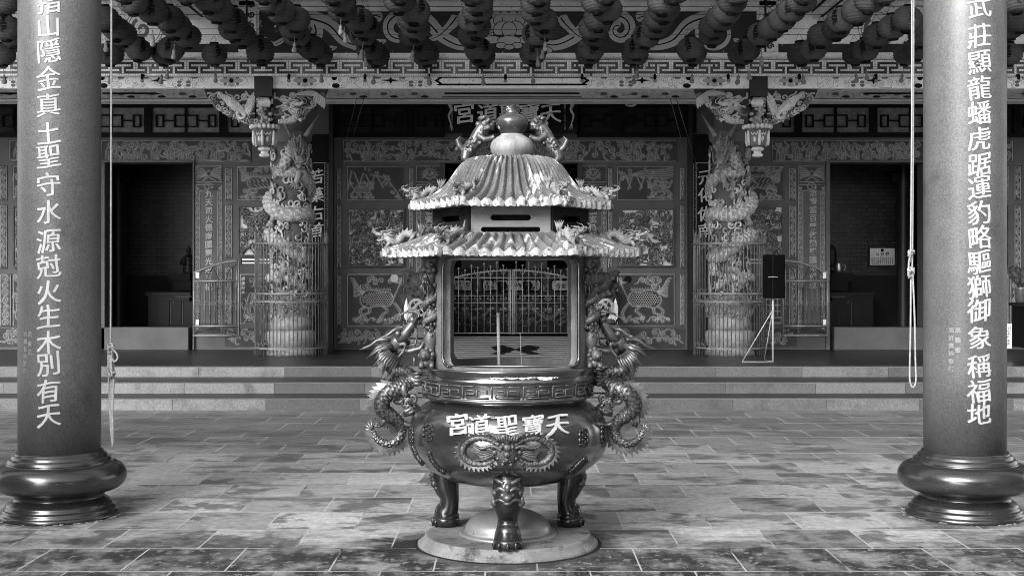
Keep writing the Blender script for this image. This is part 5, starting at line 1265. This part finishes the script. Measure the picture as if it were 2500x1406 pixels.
for k, rf_ in enumerate((r1, r2)):                                     # a dragon on every roof ridge
    q = MB(); S = 1 if k == 0 else .84
    if k == 0: pth = [(.765, 1.872), (.735, 1.85), (.705, 1.842), (.675, 1.868), (.645, 1.892), (.612, 1.886), (.585, 1.862), (.56, 1.87), (.545, 1.905)]; hd = (.765, 1.878); bl = ((.745, 1.8), (.6, 1.838))
    else: pth = [(.6, 2.14), (.578, 2.122), (.555, 2.116), (.53, 2.136), (.505, 2.158), (.478, 2.156), (.456, 2.146), (.438, 2.156), (.428, 2.185)]; hd = (.6, 2.146); bl = ((.585, 2.082), (.47, 2.125))
    p3 = [Vector(p) for p in cr([(r, 0.012*math.sin(i*1.7), z) for i, (r, z) in enumerate(pth)], 6)]; n = len(p3); rr = [S*(.021 if i < n*.6 else .021-.014*(i-n*.6)/(n*.4)) for i in range(n)]
    q.tube(p3, rr, 10, scales=(.016, .0035), up=(0, 1, 0)); fins(q, p3, rr, lambda i: (0, 0, 1), 3, .022*S, 4)
    dragon_head(q, Vector((hd[0], 0, hd[1])), (1, 0, .1), (0, 0, 1), .09*S, mane=4, jaw=1.3)
    for j in range(5): q.spike(p3[-3], p3[-1]+Vector((-.012+.014*j-.02, (j-2)*.008, .055*S)), .012*S, 5)
    for r, z in bl:
        q.box(r-.028, r+.028, -.03, .03, z-.02, z+.016)
        for y in (-1, 1): q.tube([(r-.01, y*.012, z+.05), (r+.004, y*.028, z+.03), (r+.012, y*.026, z+.012)], [.014, .011, .012], 7)
    for i in range(6):
        a = i*PI/3; ca, sa = math.cos(a), math.sin(a); m = MB(); m.v = [(ct.x+x*ca-y*sa, ct.y+x*sa+y*ca, z) for x, y, z in q.v]; m.f = q.f; m.m = q.m; m.sm = q.sm
        m.build('ridge_dragon', 'ridge_paint', rf_)
gp = [(38, 392), (44, 382), (51, 370), (53, 358), (49, 346), (39, 337), (29, 331), (27, 328), (30, 322), (38, 311), (40, 302), (38, 292), (30, 284), (20, 279), (17, 276), (16.5, 266), (18, 263), (17, 261)]
q = MB(); q.lathe([(a/NS, Z(b, ND)) for a, b in cr(gp[:8], 4)], (X(1250, ND), ND, 0), 48); fin = q.build('gourd_finial', 'gourd_worn', B_)
q = MB(); q.lathe([(a/NS, Z(b, ND)) for a, b in cr(gp[7:], 4)], (X(1250, ND), ND, 0), 48); q.build('upper_gourd', 'gourd_glaze', fin)
def climbing_lion(mir):
    q = MB(); D0 = ND+.03; s = 1/NS
    def b(x, y, r, d=0, **k): q.blob(P(x, y, D0+d), tuple(a*s for a in (r if isinstance(r, tuple) else (r, r, r))), 12, **k)
    def t(pts, r, d=(0,)): q.tube([P(x, y, D0+(d[i] if len(d) > 1 else d[0])) for i, (x, y) in enumerate(pts)], [a*s for a in r], 10)
    t([(1180, 312), (1170, 330), (1158, 350), (1144, 368), (1138, 378)], [17, 19, 18, 18, 16]); b(1186, 303, (19, 18, 18)); b(1200, 306, (10, 11, 9), -.01); b(1200, 314, (8, 8, 5), -.01)
    for d in (-.05, .045):
        t([(1168, 332), (1184, 342), (1200, 338), (1208, 335)], [10, 8, 7, 8], (d*.6, d, d, d)); t([(1140, 372), (1136, 388), (1148, 402), (1158, 399)], [15, 11, 8, 9], (d*.7, d, d, d))
        b(1190, 298, 5, d*.8); q.spike(P(1178, 292, D0+d*.8), P(1168, 284, D0+d), 6*s)
    rg = random.Random(1)
    for k in range(34): a = rg.uniform(0, 2*PI); e = rg.uniform(-1, 1); b(1181+15*math.cos(a), 303+16*math.sin(a), 5.5, e*.04)
    for k in range(30): u = rg.random(); b(1178-38*u+rg.uniform(-12, 12), 322+50*u+rg.uniform(-10, 10), 4.5, rg.choice((-1, 1))*.04)
    for k in range(6): t([(1134, 370), (1122, 358-2*k), (1116+3*k, 342+k), (1124+3*k, 334+2*k)], [7, 7, 5, 1.5], ((k-2.5)*.008,))
    for k in range(5): b(1120+rg.uniform(-5, 5), 362+rg.uniform(-6, 8), 6, rg.uniform(-.02, .02))
    if mir: q = mirx(q, X(1250, D0))
    q.build('climbing_lion', 'lion_bronze', B_, remesh=.0038, smooth=0)
climbing_lion(False); climbing_lion(True)
# ---- incense in the ash
q = MB(); q.tube([(X(1219, ND), ND, 1.046), P(1216, 772, ND)], .0105, 10); q.tube([P(1216, 772, ND), P(1216, 764, ND)], .011, 10); o = q.build('incense_stick', 'incense'); tag(o, 'thick pale incense stick standing in the ash of the bronze burner', 'incense')
q = MB(); q.tube([(X(1274, ND), ND, 1.046), P(1270, 815, ND)], .0022, 6); o = q.build('incense_stick', 'incense'); tag(o, 'thin incense stick standing right of the thick one in the ash', 'incense')
# ------------------------------------------------------------------ ropes by the columns
def rope_thing(label, strands, knots):
    q = MB()
    for pts, r in strands:
        c = cr([P(x, y, d) for x, y, d in pts], 10); q.tube(c, r, 7, scales=(.012, .0012))
    t = q.build('rope', 'rope_white'); tag(t, label, 'rope', 'ropes hanging beside the stone columns')
    q = MB()
    for x, y, d, n in knots:
        for k in range(n): q.tube([P(x+7*math.cos(a+k), y+(9+2*k)*math.sin(a)*.6+k*3-6, d+.02*math.sin(a*2+k)) for a in [2*PI*i/10 for i in range(11)]], .008, 6)
    q.build('knot', 'rope_white', t)
rD = 8.75
rope_thing('white rope left of the burner, single line ending in a knotted hank', [([(273, -420, rD), (272, 0, rD), (271, 400, rD), (270, 848, rD)], .0058)]+
    [([(266+k*2, 850, rD), (264+3*k, 880+10*k, rD-.01*k), (272+2*k, 930, rD+.01), (268+2.4*k, 990, rD), (270+2*k, 1040+8*k, rD), (271+k, 1062+9*k, rD)], .0058) for k in range(4)]+
    [([(272, 850, rD-.02), (284, 862, rD-.02), (287, 874, rD-.02), (280, 882, rD-.02), (270, 872, rD-.02)], .0058), ([(266, 852, rD), (264, 900, rD), (270, 1020, rD), (272, 1020, rD+.01), (278, 920, rD), (274, 860, rD)], .0058)], [(270, 850, rD-.01, 4), (273, 918, rD-.01, 2)])
rope_thing('white rope right of the burner, doubled line ending in a long open loop', [([(2225, -420, rD), (2226, 0, rD), (2226, 300, rD), (2223, 640, rD)], .005), ([(2230.5, -420, rD+.02), (2230.5, 0, rD+.02), (2229, 400, rD+.02), (2227, 660, rD+.01)], .0058),
    ([(2224, 660, rD), (2223, 800, rD), (2221, 900, rD), (2222, 932, rD), (2229, 945, rD), (2236, 930, rD), (2235, 880, rD), (2233, 780, rD), (2228, 660, rD)], .0058), ([(2224, 620, rD-.01), (2219, 640, rD-.01), (2219, 680, rD-.01)], .0058)], [(2225, 622, rD, 2), (2224, 664, rD-.01, 4)])
# thin stay wires under the main beam
for k, (a, b, lab) in enumerate((((876, 218, 17.7), (846, 342, 20.2), 'outer thin cable slanting down left of the name board'), ((889, 240, 17.7), (860, 342, 20.2), 'inner thin cable slanting down left of the name board'), ((1636, 240, 17.7), (1678, 395, 20.1), 'inner thin cable slanting down right of the name board'), ((1650, 238, 17.7), (1712, 440, 20.1), 'outer thin cable slanting down right of the name board'))):
    q = MB(); q.tube([P(*a), P(*b)], .005, 5); tag(q.build('stay_cable', 'iron_grey'), lab, 'cable', 'thin slanting cables')
# ------------------------------------------------------------------ stone lions either side of the central door
def lion(mir):
    D0 = 19.55; s = D0/F; cxw = X(1247.5, D0)
    x0 = X(1470, D0); pl = MB(); pl.box(X(1436, D0), X(1508, D0), D0-.28, D0+.3, PZ, Z(826, D0)); pl.box(X(1438, D0), X(1506, D0), D0-.26, D0+.28, Z(826, D0), Z(822, D0)); pl.box(X(1432, D0), X(1510, D0), D0-.31, D0+.33, Z(822, D0), Z(800, D0)); pl.box(X(1434, D0), X(1508, D0), D0-.29, D0+.31, Z(800, D0), Z(791, D0))
    side = 'left' if mir else 'right'
    o = (mirx(pl, cxw) if mir else pl).build('lion_plinth', 'riser_stone', None, bevel=.008); tag(o, 'stepped stone plinth under the lion %s of the burner' % side, 'plinth', 'plinths of the door lions')
    t = thing('stone_lion', 'dark open mouthed guardian lion statue with white ribbon, %s of the burner' % side, 'lion statue', ((2*cxw-x0) if mir else x0, D0, Z(791, D0)), 'guardian lions beside the central door')
    q = MB()
    def b(x, y, r, d=0, m=q, **k): m.blob(P(x, y, D0+d), tuple(a*s for a in (r if isinstance(r, tuple) else (r, r, r))), 14, **k)
    def tb(pts, r, m=q): m.tube([P(x, y, D0+d) for x, y, d in pts], [a*s for a in r], 12)
    b(1482, 742, (28, 26, 42)); b(1492, 768, (24, 26, 24), .05); b(1470, 727, (26, 24, 26), -.05); b(1470, 690, (28, 28, 27), -.1)
    tb([(1465, 683, -.2), (1450, 684, -.3), (1440, 684, -.34)], [17, 14, 9]); b(1440, 676, (8, 9, 6), -.36); tb([(1464, 706, -.18), (1452, 708, -.27), (1444, 706, -.3)], [12, 10, 6])
    for d in (-.02, -.26):
        b(1454, 673, (7, 7, 6), d-.06); q.tube([P(1450, 668, D0+d-.1), P(1462, 662, D0+d-.05), P(1474, 666, D0+d)], [3*s, 5*s, 3*s], 8)
    tb([(1482, 680, -.02), (1494, 672, 0), (1506, 665, .02), (1513, 663, .02)], [13, 12, 9, 2]); tb([(1462, 672, .1), (1464, 660, .14), (1466, 650, .16)], [10, 8, 2])
    tb([(1462, 732, -.18), (1454, 755, -.28), (1450, 784, -.3)], [12, 11, 12]); b(1450, 785, (14, 16, 8), -.34); tb([(1490, 735, -.1), (1494, 760, -.2), (1492, 785, -.22)], [13, 11, 11]); b(1490, 785, (15, 16, 8), -.26)
    tb([(1500, 760, .2), (1508, 740, .25), (1510, 722, .25), (1506, 712, .25)], [8, 9, 10, 4])
    rg = random.Random(3)
    for k in range(60):
        a = rg.uniform(-.8, 3.6); r = rg.uniform(24, 31); b(1474+r*math.cos(a), 694+r*math.sin(a)*.95, 6.5, rg.uniform(-.2, .1))
    def B(mb, n, m, p=t, **k): return (mirx(mb, cxw) if mir else mb).build(n, m, p, **k)
    B(q, 'body', 'lion_stone', remesh=.014, smooth=1)
    q = MB()
    for k in range(5): q.spike(P(1444+4*k, 690, D0-.33+.03*k), P(1444+4*k, 697, D0-.33+.03*k), 2.2*s); q.spike(P(1446+4*k, 705, D0-.3+.025*k), P(1446+4*k, 699, D0-.3+.025*k), 2*s)
    q.tube([P(1442, 692, D0-.36), P(1452, 694, D0-.32), P(1466, 692, D0-.25)], [1.6*s]*3, 6); B(q, 'teeth', 'lion_pale')
    q = MB(); b(1452, 781, 10, -.42, q); B(q, 'ball', 'lion_stone')
    q = MB()
    for pts in ([(1503, 728), (1497, 745), (1490, 765), (1478, 787), (1500, 788), (1508, 775), (1509, 750)],): q.prism([P(x, y, D0-.3) for x, y in pts], (0, .04, 0))
    for k in range(3): q.tube([P(1503+k, 735, D0-.31), P(1499+2*k, 758, D0-.315), P(1486+8*k, 786, D0-.31)], .008, 5)
    B(q, 'ribbon', 'ribbon_white')
    q = MB(); q2 = MB()
    for cx, cy, d in ((1466, 754, -.44), (1479, 747, -.4)):
        for r, e in ((17, .0), (14, -.01)): q.tube([P(x, y, D0+d+e) for x, y in ell(cx, cy, r, r, 20)+[(cx+r, cy)]], .012, 6)
        for k in range(4): q.tube([P(cx, cy, D0+d), P(cx+14*math.cos(k*PI/2+.5), cy+14*math.sin(k*PI/2+.5), D0+d)], .012, 6)
    if not mir: q.build('coin', 'lion_pale', t)
    else: mirx(q, cxw).build('coin', 'lion_pale', t)
lion(False); lion(True)
# ------------------------------------------------------------------ wooden slat ramp over the steps to the central door
rp = thing('slat_ramp', 'wooden slat ramp laid over the steps to the central doorway', 'ramp', (X(1248, 17), 16.7, PZ))
xl, xr = X(1248, 17)-1.17, X(1248, 17)+1.17
pr = [(20.12, .665), (16.72, .475), (15.15, .035)]
q = MB()
for (y0, z0), (y1, z1) in zip(pr, pr[1:]):
    L = math.hypot(y1-y0, z1-z0); n = int(L/.235)
    for i in range(n):
        u = (i+.15)/n; v = (i+.62)/n
        if i == n-1: v = (i+.55)/n
        a = (y0+(y1-y0)*u, z0+(z1-z0)*u); b = (y0+(y1-y0)*v, z0+(z1-z0)*v)
        q.prism([Vector((xl, a[0], a[1])), Vector((xr, a[0], a[1])), Vector((xr, b[0], b[1])), Vector((xl, b[0], b[1]))], (0, 0, -.03))
q.build('slat', 'slat', rp)
q = MB()
for x in (xl+.03, xl+.78, xr-.78, xr-.03):
    for (y0, z0), (y1, z1) in zip(pr, pr[1:]): q.prism([Vector((x-.02, y0, z0-.031)), Vector((x+.02, y0, z0-.031)), Vector((x+.02, y1, z1-.031)), Vector((x-.02, y1, z1-.031))], (0, 0, -.03 if z1 > .4 else -.0045))
q.build('bearer', 'dark_wood', rp)
q = MB(); zt = lambda y: pr[1][1]+(y-pr[1][0])*(pr[0][1]-pr[1][1])/(pr[0][0]-pr[1][0])
for s in (-1, 1):
    for pts in ([(0, 18.3), (.18, 18.75), (.36, 18.6), (.3, 18.2), (.12, 18.05)], [(0, 18.2), (.22, 18.05), (.34, 17.7), (.16, 17.75)]):
        q.prism([Vector((X(1258, 18)+s*a, b, zt(b)+.006)) for a, b in (pts if s > 0 else pts[::-1])], (0, 0, -.005))
q.build('butterfly_emblem', 'dark_wood', rp)
# ------------------------------------------------------------------ iron gates
def frame_tube(q, pts, r): q.tube(pts, r, 6)
GDp = 20.05
g = thing('door_gate', 'thin iron double gate with scrolls closing the central doorway', 'gate', tuple(P(1249, 816, GDp)))
q = MB()
arch = lambda x: 684-24*(1-((x-1249)/162)**2)
for x in (1243, 1246.5, 1252, 1255.5): frame_tube(q, [P(x, 816, GDp), P(x, arch(x)-2, GDp)], .011)
for x in (1092, 1406): frame_tube(q, [P(x, 816, GDp), P(x, 690, GDp)], .014)
for sgn in (-1, 1): frame_tube(q, [P(x, arch(x), GDp) for x in [1249+sgn*(4+157*i/12) for i in range(13)]], .013)
for y in (678, 739, 813): frame_tube(q, [P(1092, y, GDp), P(1406, y, GDp)], .0085)
frame_tube(q, [P(1092, 722, GDp), P(1230, 722, GDp)], .007); frame_tube(q, [P(1268, 722, GDp), P(1406, 722, GDp)], .007)
q.build('frame', 'gate_paint', g)
q = MB(); k = 0
for x in np.arange(1104, 1400, 15.6):
    if abs(x-1249) < 9: continue
    top = arch(x)-(20 if k % 2 else 12); q.tube([P(x, 814, GDp-.01), P(x, top, GDp-.01)], .0065, 5); q.blob(P(x, top, GDp-.01), .018, 7)
    if k % 2 == 0:
        for sg in (-1, 1):
            q.tube([P(a, b, GDp-.01) for a, b in spiral(x+sg*5, 728, 4.5, 1.1, PI/2, sg, 9)], .0045, 4); q.tube([P(a, b, GDp-.01) for a, b in cr([(x, top+22), (x+sg*5, top+16), (x+sg*8, top+6)], 4)], .0045, 4); q.tube([P(a, b, GDp-.01) for a, b in spiral(x+sg*5, 754, 4, 1.1, 0, sg, 9)], .0045, 4)
    k += 1
q.build('bar', 'gate_paint', g)
for mir in (0, 1):
    D0 = 19.95; cxw = X(1247.5, D0); side = 'right' if mir else 'left'
    g = thing('gate_leaf', 'open grey barred gate leaf folded against the wall beside the %s doorway' % side, 'gate', tuple(P(2495-528 if mir else 528, 820, D0)), 'folded gate leaves')
    def B(mb, n, m): return (mirx(mb, cxw) if mir else mb).build(n, m, g)
    q = MB(); a = lambda x: 667-30*math.sin((x-472)/113*PI/2)
    def bar(m, x0, y0, x1, y1, w_=.02): m.tube([P(x0, y0, D0), P(x1, y1, D0)], w_, 4)
    bar(q, 474, 820, 474, 666); bar(q, 583, 820, 583, 638); bar(q, 472, 819, 585, 819); bar(q, 474, 686, 583, 686); bar(q, 474, 796, 583, 796); q.tube([P(x, a(x), D0) for x in np.arange(473, 584, 6)], .02, 4); bar(q, 578, 660, 578, 700, .012)
    B(q, 'frame', 'gate_paint')
    q = MB()
    for i in range(8):
        x = 487+12.8*i; bar(q, x, 796, x, 686, .0105); q.tube([P(cx, cy, D0) for cx, cy in ell(x-6.4, 741, 5, 5, 12)+[(x-1.4, 741)]], .007, 4)
        for y in (700, 728, 755, 784): q.blob(P(x, y, D0), (.016, .016, .022), 6)
    B(q, 'bar', 'iron_grey')
    q = MB()
    for pts in ([(476, 684), (498, 660), (520, 648)], [(505, 684), (520, 650), (520, 650)], [(535, 684), (520, 652), (520, 650)], [(583, 642), (560, 660), (552, 684)]): q.tube([P(x, y, D0) for x, y in cr(pts, 4)], .006, 4)
    for sg in (-1, 1):
        q.tube([P(x, y, D0) for x, y in [(478 if sg < 0 else 580, 814), (528+sg*4, 800)]], .008, 4); q.tube([P(x, y, D0) for x, y in spiral(528+sg*5, 801, 4, 1.2, 0, sg, 9)], .008, 4); q.tube([P(x, y, D0) for x, y in spiral(528+sg*46, 811, 4, 1.2, 0, sg, 9)], .008, 4)
    B(q, 'scroll', 'iron_dark')
    q = MB(); q.pbox(478, 665, 486, 679, D0-.02, .006); q.pbox(478, 780, 486, 793, D0-.02, .006); B(q, 'hinge_plate', 'painted_pale')
# ------------------------------------------------------------------ black board on a pole
D0 = 17.3; t = thing('board_stand', 'black board on a thin white tripod pole in front of the caged column', 'board stand', tuple(P(1887, 885, D0)))
q = MB(); q.pbox(1862, 622, 1915, 728, D0, .05); q.build('board', 'board_black', t, bevel=.006)
q = MB(); q.pbox(1886.5, 622, 1887.5, 728, D0-.051, .002); q.build('seam', 'dark_wood_satin', t)
q = MB(); q.tube([P(1876, 678, D0-.05), P(1876, 676, D0-.07), P(1898, 676, D0-.07), P(1898, 678, D0-.05)], .006, 6); q.build('handle', 'pole_white', t)
q = MB(); q.tube([P(1887, 884, D0+.02), P(1887, 640, D0+.02)], .015, 8); q.build('pole', 'pole_white', t)
q = MB(); zf = PZ+.012
for x, dy in ((1812, .02), (1866, .35)):
    b = P(x, 880, D0+dy); b.z = zf; q.tube([P(1886, 758, D0), b], .007, 6); q.tube([b, Vector((X(1887, D0), D0, zf))], .006, 6)
q.build('tripod', 'pole_white', t)
# ------------------------------------------------------------------ dim rooms behind the doors
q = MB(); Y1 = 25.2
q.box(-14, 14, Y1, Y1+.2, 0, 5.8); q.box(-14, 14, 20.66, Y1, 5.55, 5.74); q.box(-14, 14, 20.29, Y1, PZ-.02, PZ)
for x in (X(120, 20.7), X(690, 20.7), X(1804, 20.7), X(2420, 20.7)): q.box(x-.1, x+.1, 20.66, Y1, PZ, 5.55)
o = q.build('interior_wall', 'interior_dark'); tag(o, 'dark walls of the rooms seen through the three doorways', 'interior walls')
rD = 22.6
for mir in (0, 1):
    side = 'right' if mir else 'left'; f = mx if mir else (lambda x: x)
    def pb(mb, a, y0, b, y1, D, th): mb.pbox(min(f(a), f(b)), y0, max(f(a), f(b)), y1, D, th)
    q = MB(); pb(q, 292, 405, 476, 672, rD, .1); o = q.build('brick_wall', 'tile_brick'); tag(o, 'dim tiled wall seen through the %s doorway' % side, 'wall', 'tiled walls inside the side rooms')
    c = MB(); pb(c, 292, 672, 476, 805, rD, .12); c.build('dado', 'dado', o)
    q = MB(); x = X(f(288), 21.6); q.lathe([(.17, PZ), (.19, PZ+.1), (.14, PZ+.22), (.125, PZ+.3), (.125, 4), (.125, 5.5)], (x, 21.6, 0), 24); o = q.build('inner_pillar', 'dark_wood_satin'); tag(o, 'dark round pillar just inside the %s doorway' % side, 'pillar', 'pillars inside the side rooms')
    c = MB(); pb(c, 300, 424, 322, 446, 21.5, .1); c.spike(P(f(296), 432, 21.5), P(f(345), 420, 21.6), .1); c.build('bracket', 'dark_wood', o)
    D1 = 21.5; t = thing('cabinet', 'black lacquered altar cabinet inside the %s doorway' % side, 'cabinet', (X(f(425), D1), D1, PZ), 'black cabinets inside the side rooms')
    q = MB(); pb(q, 382, 720, 480, 800, D1+.5, .5); q.build('body', 'black_lacquer', t); q = MB(); pb(q, 377, 712, 484, 721, D1+.5, .54); q.build('top', 'black_lacquer', t)
    for a in (388, 418, 448): q = MB(); pb(q, a, 735, a+26, 797, D1, .014); q.build('door', 'black_lacquer', t, bevel=.004)
    q = MB()
    for a in (416, 446): pb(q, a-.4, 737, a+.4, 793, D1-.015, .006)
    q.blob(P(f(424), 738, D1-.02), .015, 8); pb(q, 430, 723, 472, 725, D1-.001, .004); q.build('trim', 'painted_grey', t)
    q = MB(); pb(q, 424, 668, 476, 686, 22.3, .35); pb(q, 434, 686, 476, 708, 22.3, .3); q.build('ledge', 'dado') ; o = bpy.context.scene.collection.objects[-1]; tag(o, 'stone ledge along the wall inside the %s doorway' % side, 'ledge', 'ledges inside the side rooms')
D1 = 22.15; b0 = P(461, 668, D1); q = MB()
q.lathe([(.1, 0), (.11, .04), (.09, .12), (.085, .2), (.1, .27), (.06, .32), (.03, .34)], b0, 16); q.blob(b0+Vector((0, 0, .4)), (.045, .05, .06), 10); q.blob(b0+Vector((0, 0, .46)), (.03, .03, .025), 8)
for s in (-1, 1): q.tube([b0+Vector((s*.09, 0, .27)), b0+Vector((s*.12, -.05, .17)), b0+Vector((s*.03, -.11, .17))], [.035, .032, .025], 8)
o = q.build('deity_statue', 'dark_wood_satin', None, remesh=.01, smooth=2); tag(o, 'small dark robed figure standing on the ledge inside the left doorway', 'statue')
q = MB(); b0 = P(2047, 668, D1); q.lathe([(.06, 0), (.085, .03), (.08, .1), (.06, .17), (.065, .19)], b0, 18); o = q.build('metal_jug', 'steel'); tag(o, 'shiny metal jug standing on the ledge inside the right doorway', 'jug')
q = MB(); q.tube([b0+Vector((.065, 0, .16)), b0+Vector((.12, 0, .14)), b0+Vector((.11, 0, .06)), b0+Vector((.075, 0, .04))], .01, 7); q.build('handle', 'steel', o); 
q = MB(); q.blob(P(2031, 628, D1+.1), (.09, .08, .22), 12); q.lathe([(.12, 0), (.13, .05), (.09, .1)], P(2031, 662, D1+.1), 16); o = q.build('covered_urn', 'dark_wood_satin', None, remesh=.014, smooth=2); tag(o, 'dark tall covered urn behind the jug inside the right doorway', 'urn')
nbD = 22.48; t = thing('notice_board', 'pale framed notice with dark writing on the tiled wall in the right room', 'notice', tuple(P(2154, 650, nbD)))
q = MB(); q.pbox(2120, 602, 2188, 651, nbD, .03); q.build('frame', 'dark_wood_satin', t); q = MB(); q.pbox(2124, 606, 2184, 647, nbD-.031, .004); q.build('sheet', 'painted_pale', t)
q = MB(); q.poly(ell(2154, 611, 4, 4, 12), nbD-.036, .003)
for i, ch in enumerate('公告欄'): flatwrite(q, ch, 2142+12*i, 620, 9, nbD-.036, .003, .03)
rg = random.Random(1)
for r in range(4):
    for i in range(11): flatwrite(q, '本宮為信眾祈福敬請各位善信大德共同維護環境清潔謝謝'[(r*7+i) % 25], 2129+5*i, 630+4.6*r, 4.2, nbD-.036, .002, .02)
q.build('writing', 'dark_wood', t)
# ---- altar behind the central gate
D1 = 23; t = thing('altar', 'dark carved altar table behind the iron gate in the central hall', 'altar', tuple(P(1249, 800, D1)))
q = MB(); q.pbox(1080, 738, 1418, 812, D1+.6, .58); q.pbox(1070, 728, 1428, 738, D1+.6, .64); q.pbox(1070, 716, 1428, 722, D1+.6, .5); q.build('table', 'dark_wood_satin', t)
q = MB(); rg = random.Random(6); Dd = D1
for s in (-1, 1):
    pts = cr([(1250+s*a, b) for a, b in ((20, 765), (45, 752), (70, 770), (95, 778), (115, 762), (132, 768))], 7); q.tube([P(x, y, Dd) for x, y in pts], [.03+.03*math.sin(PI*i/len(pts)) for i in range(len(pts))], 8, scales=(.04, .01))
for l in clouds((1112, 744, 1388, 795), rg, 46, 9): q.tube([P(x, y, Dd+.005) for x, y in l], .016, 5)
for k in range(60): q.blob(P(rg.uniform(1112, 1388), rg.uniform(744, 795), Dd), (.05, .03, .03), 7, bumps=.3, seed=k)
q.build('relief', 'altar_relief', t)
sh = thing('altar_screen', 'carved screen with three pale openwork oblongs above the altar in the central hall', 'altar screen', tuple(P(1249, 716, D1+.8)))
q = MB(); q.pbox(1060, 664, 1440, 716, D1+.9, .06); q.pbox(1060, 655, 1440, 664, D1+.9, .1); q.build('frame', 'dark_wood_satin', sh)
for x0, x1 in ((1060, 1153), (1178, 1320), (1346, 1440)):
    Ds = D1+.835; pp = [(x0+6, 683), (x1-6, 683), (x1, 689), (x1, 704), (x1-6, 710), (x0+6, 710), (x0, 704), (x0, 689)]
    q = MB(); q.poly(pp, Ds, .006); p = q.build('pale_panel', 'carve_white', sh); q = MB(); q.line(pp, Ds-.007, 3, .012, 0, True)
    for l in clouds((x0+3, 685, x1-3, 708), random.Random(x0), 26, 6.5): q.line(l, Ds-.007, 1.6, .01)
    q.build('openwork', 'dark_wood_satin', p)
for x in (1166, 1333):
    q = MB(); q.pbox(x-7, 678, x+7, 712, D1+.83, .04)
    for k in range(9): q.blob(P(x+rg.uniform(-6, 6), rg.uniform(680, 710), D1+.79), .03, 7, bumps=.3, seed=k)
    q.build('carved_post', 'altar_relief', sh)
q = MB()
for x0, x1 in ((1126, 1218), (1284, 1336)): q.pbox(x0, 630, x1, 655, D1+.95, .02)
q.build('upper_panel', 'painted_grey', sh)
for k, (x, lab) in enumerate(((1225, 'left'), (1287, 'right'))):
    q = MB(); b0 = P(x, 716, D1+.3); q.lathe([(.07, 0), (.08, .02), (.05, .05), (.08, .1), (.1, .16), (.07, .2), (.08, .22)], b0, 14); o = q.build('censer', 'dark_wood_satin'); tag(o, 'small dark censer on the altar, %s one of the two' % lab, 'censer', 'small censers on the altar')
# ---- table with a pot at the far right edge
D1 = 18.2; t = thing('side_table', 'dark side table half hidden at the far right behind the stone column', 'table', (X(2510, D1), D1, PZ))
q = MB(); q.pbox(2462, 738, 2700, 746, D1+.6, .6); q.build('top', 'dark_wood_satin', t); q = MB(); q.pbox(2470, 746, 2690, 845, D1+.55, .5); q.build('body', 'black_lacquer', t, bevel=.01)
q = MB(); b0 = P(2492, 738, D1+.25); q.lathe([(.06, 0), (.075, .01), (.078, .2), (.084, .21)], b0, 20); o = q.build('metal_pot', 'steel'); tag(o, 'shiny cylindrical metal pot on the side table at the right edge', 'pot')
q = MB(); rg = random.Random(9)
for k in range(9): q.tube([b0+Vector((0, 0, .15)), b0+Vector((rg.uniform(-.06, .06), rg.uniform(-.05, .05), .3)), b0+Vector((rg.uniform(-.16, .14), rg.uniform(-.1, .1), rg.uniform(.38, .52)))], [.012, .03, .04], 7); 
for k in range(14): q.blob(b0+Vector((rg.uniform(-.15, .13), rg.uniform(-.1, .1), rg.uniform(.3, .5))), (.05, .03, .05), 8, bumps=.3, seed=k)
o = q.build('wrapped_bouquet', 'lion_stone'); tag(o, 'dark wrapped bouquet standing in the metal pot at the right edge', 'bouquet')
q = MB(); q.pbox(2455, 790, 2468, 850, 17.9, .03); o = q.build('picture_card', 'painted_pale'); tag(o, 'small pale picture card leaning against the side table at the right edge', 'card')
q = MB(); [q.line(l, 17.869, 1.4, .002) for l in clouds((2457, 794, 2467, 846), random.Random(3), 6, 4)]; q.build('drawing', 'painted_grey', o)
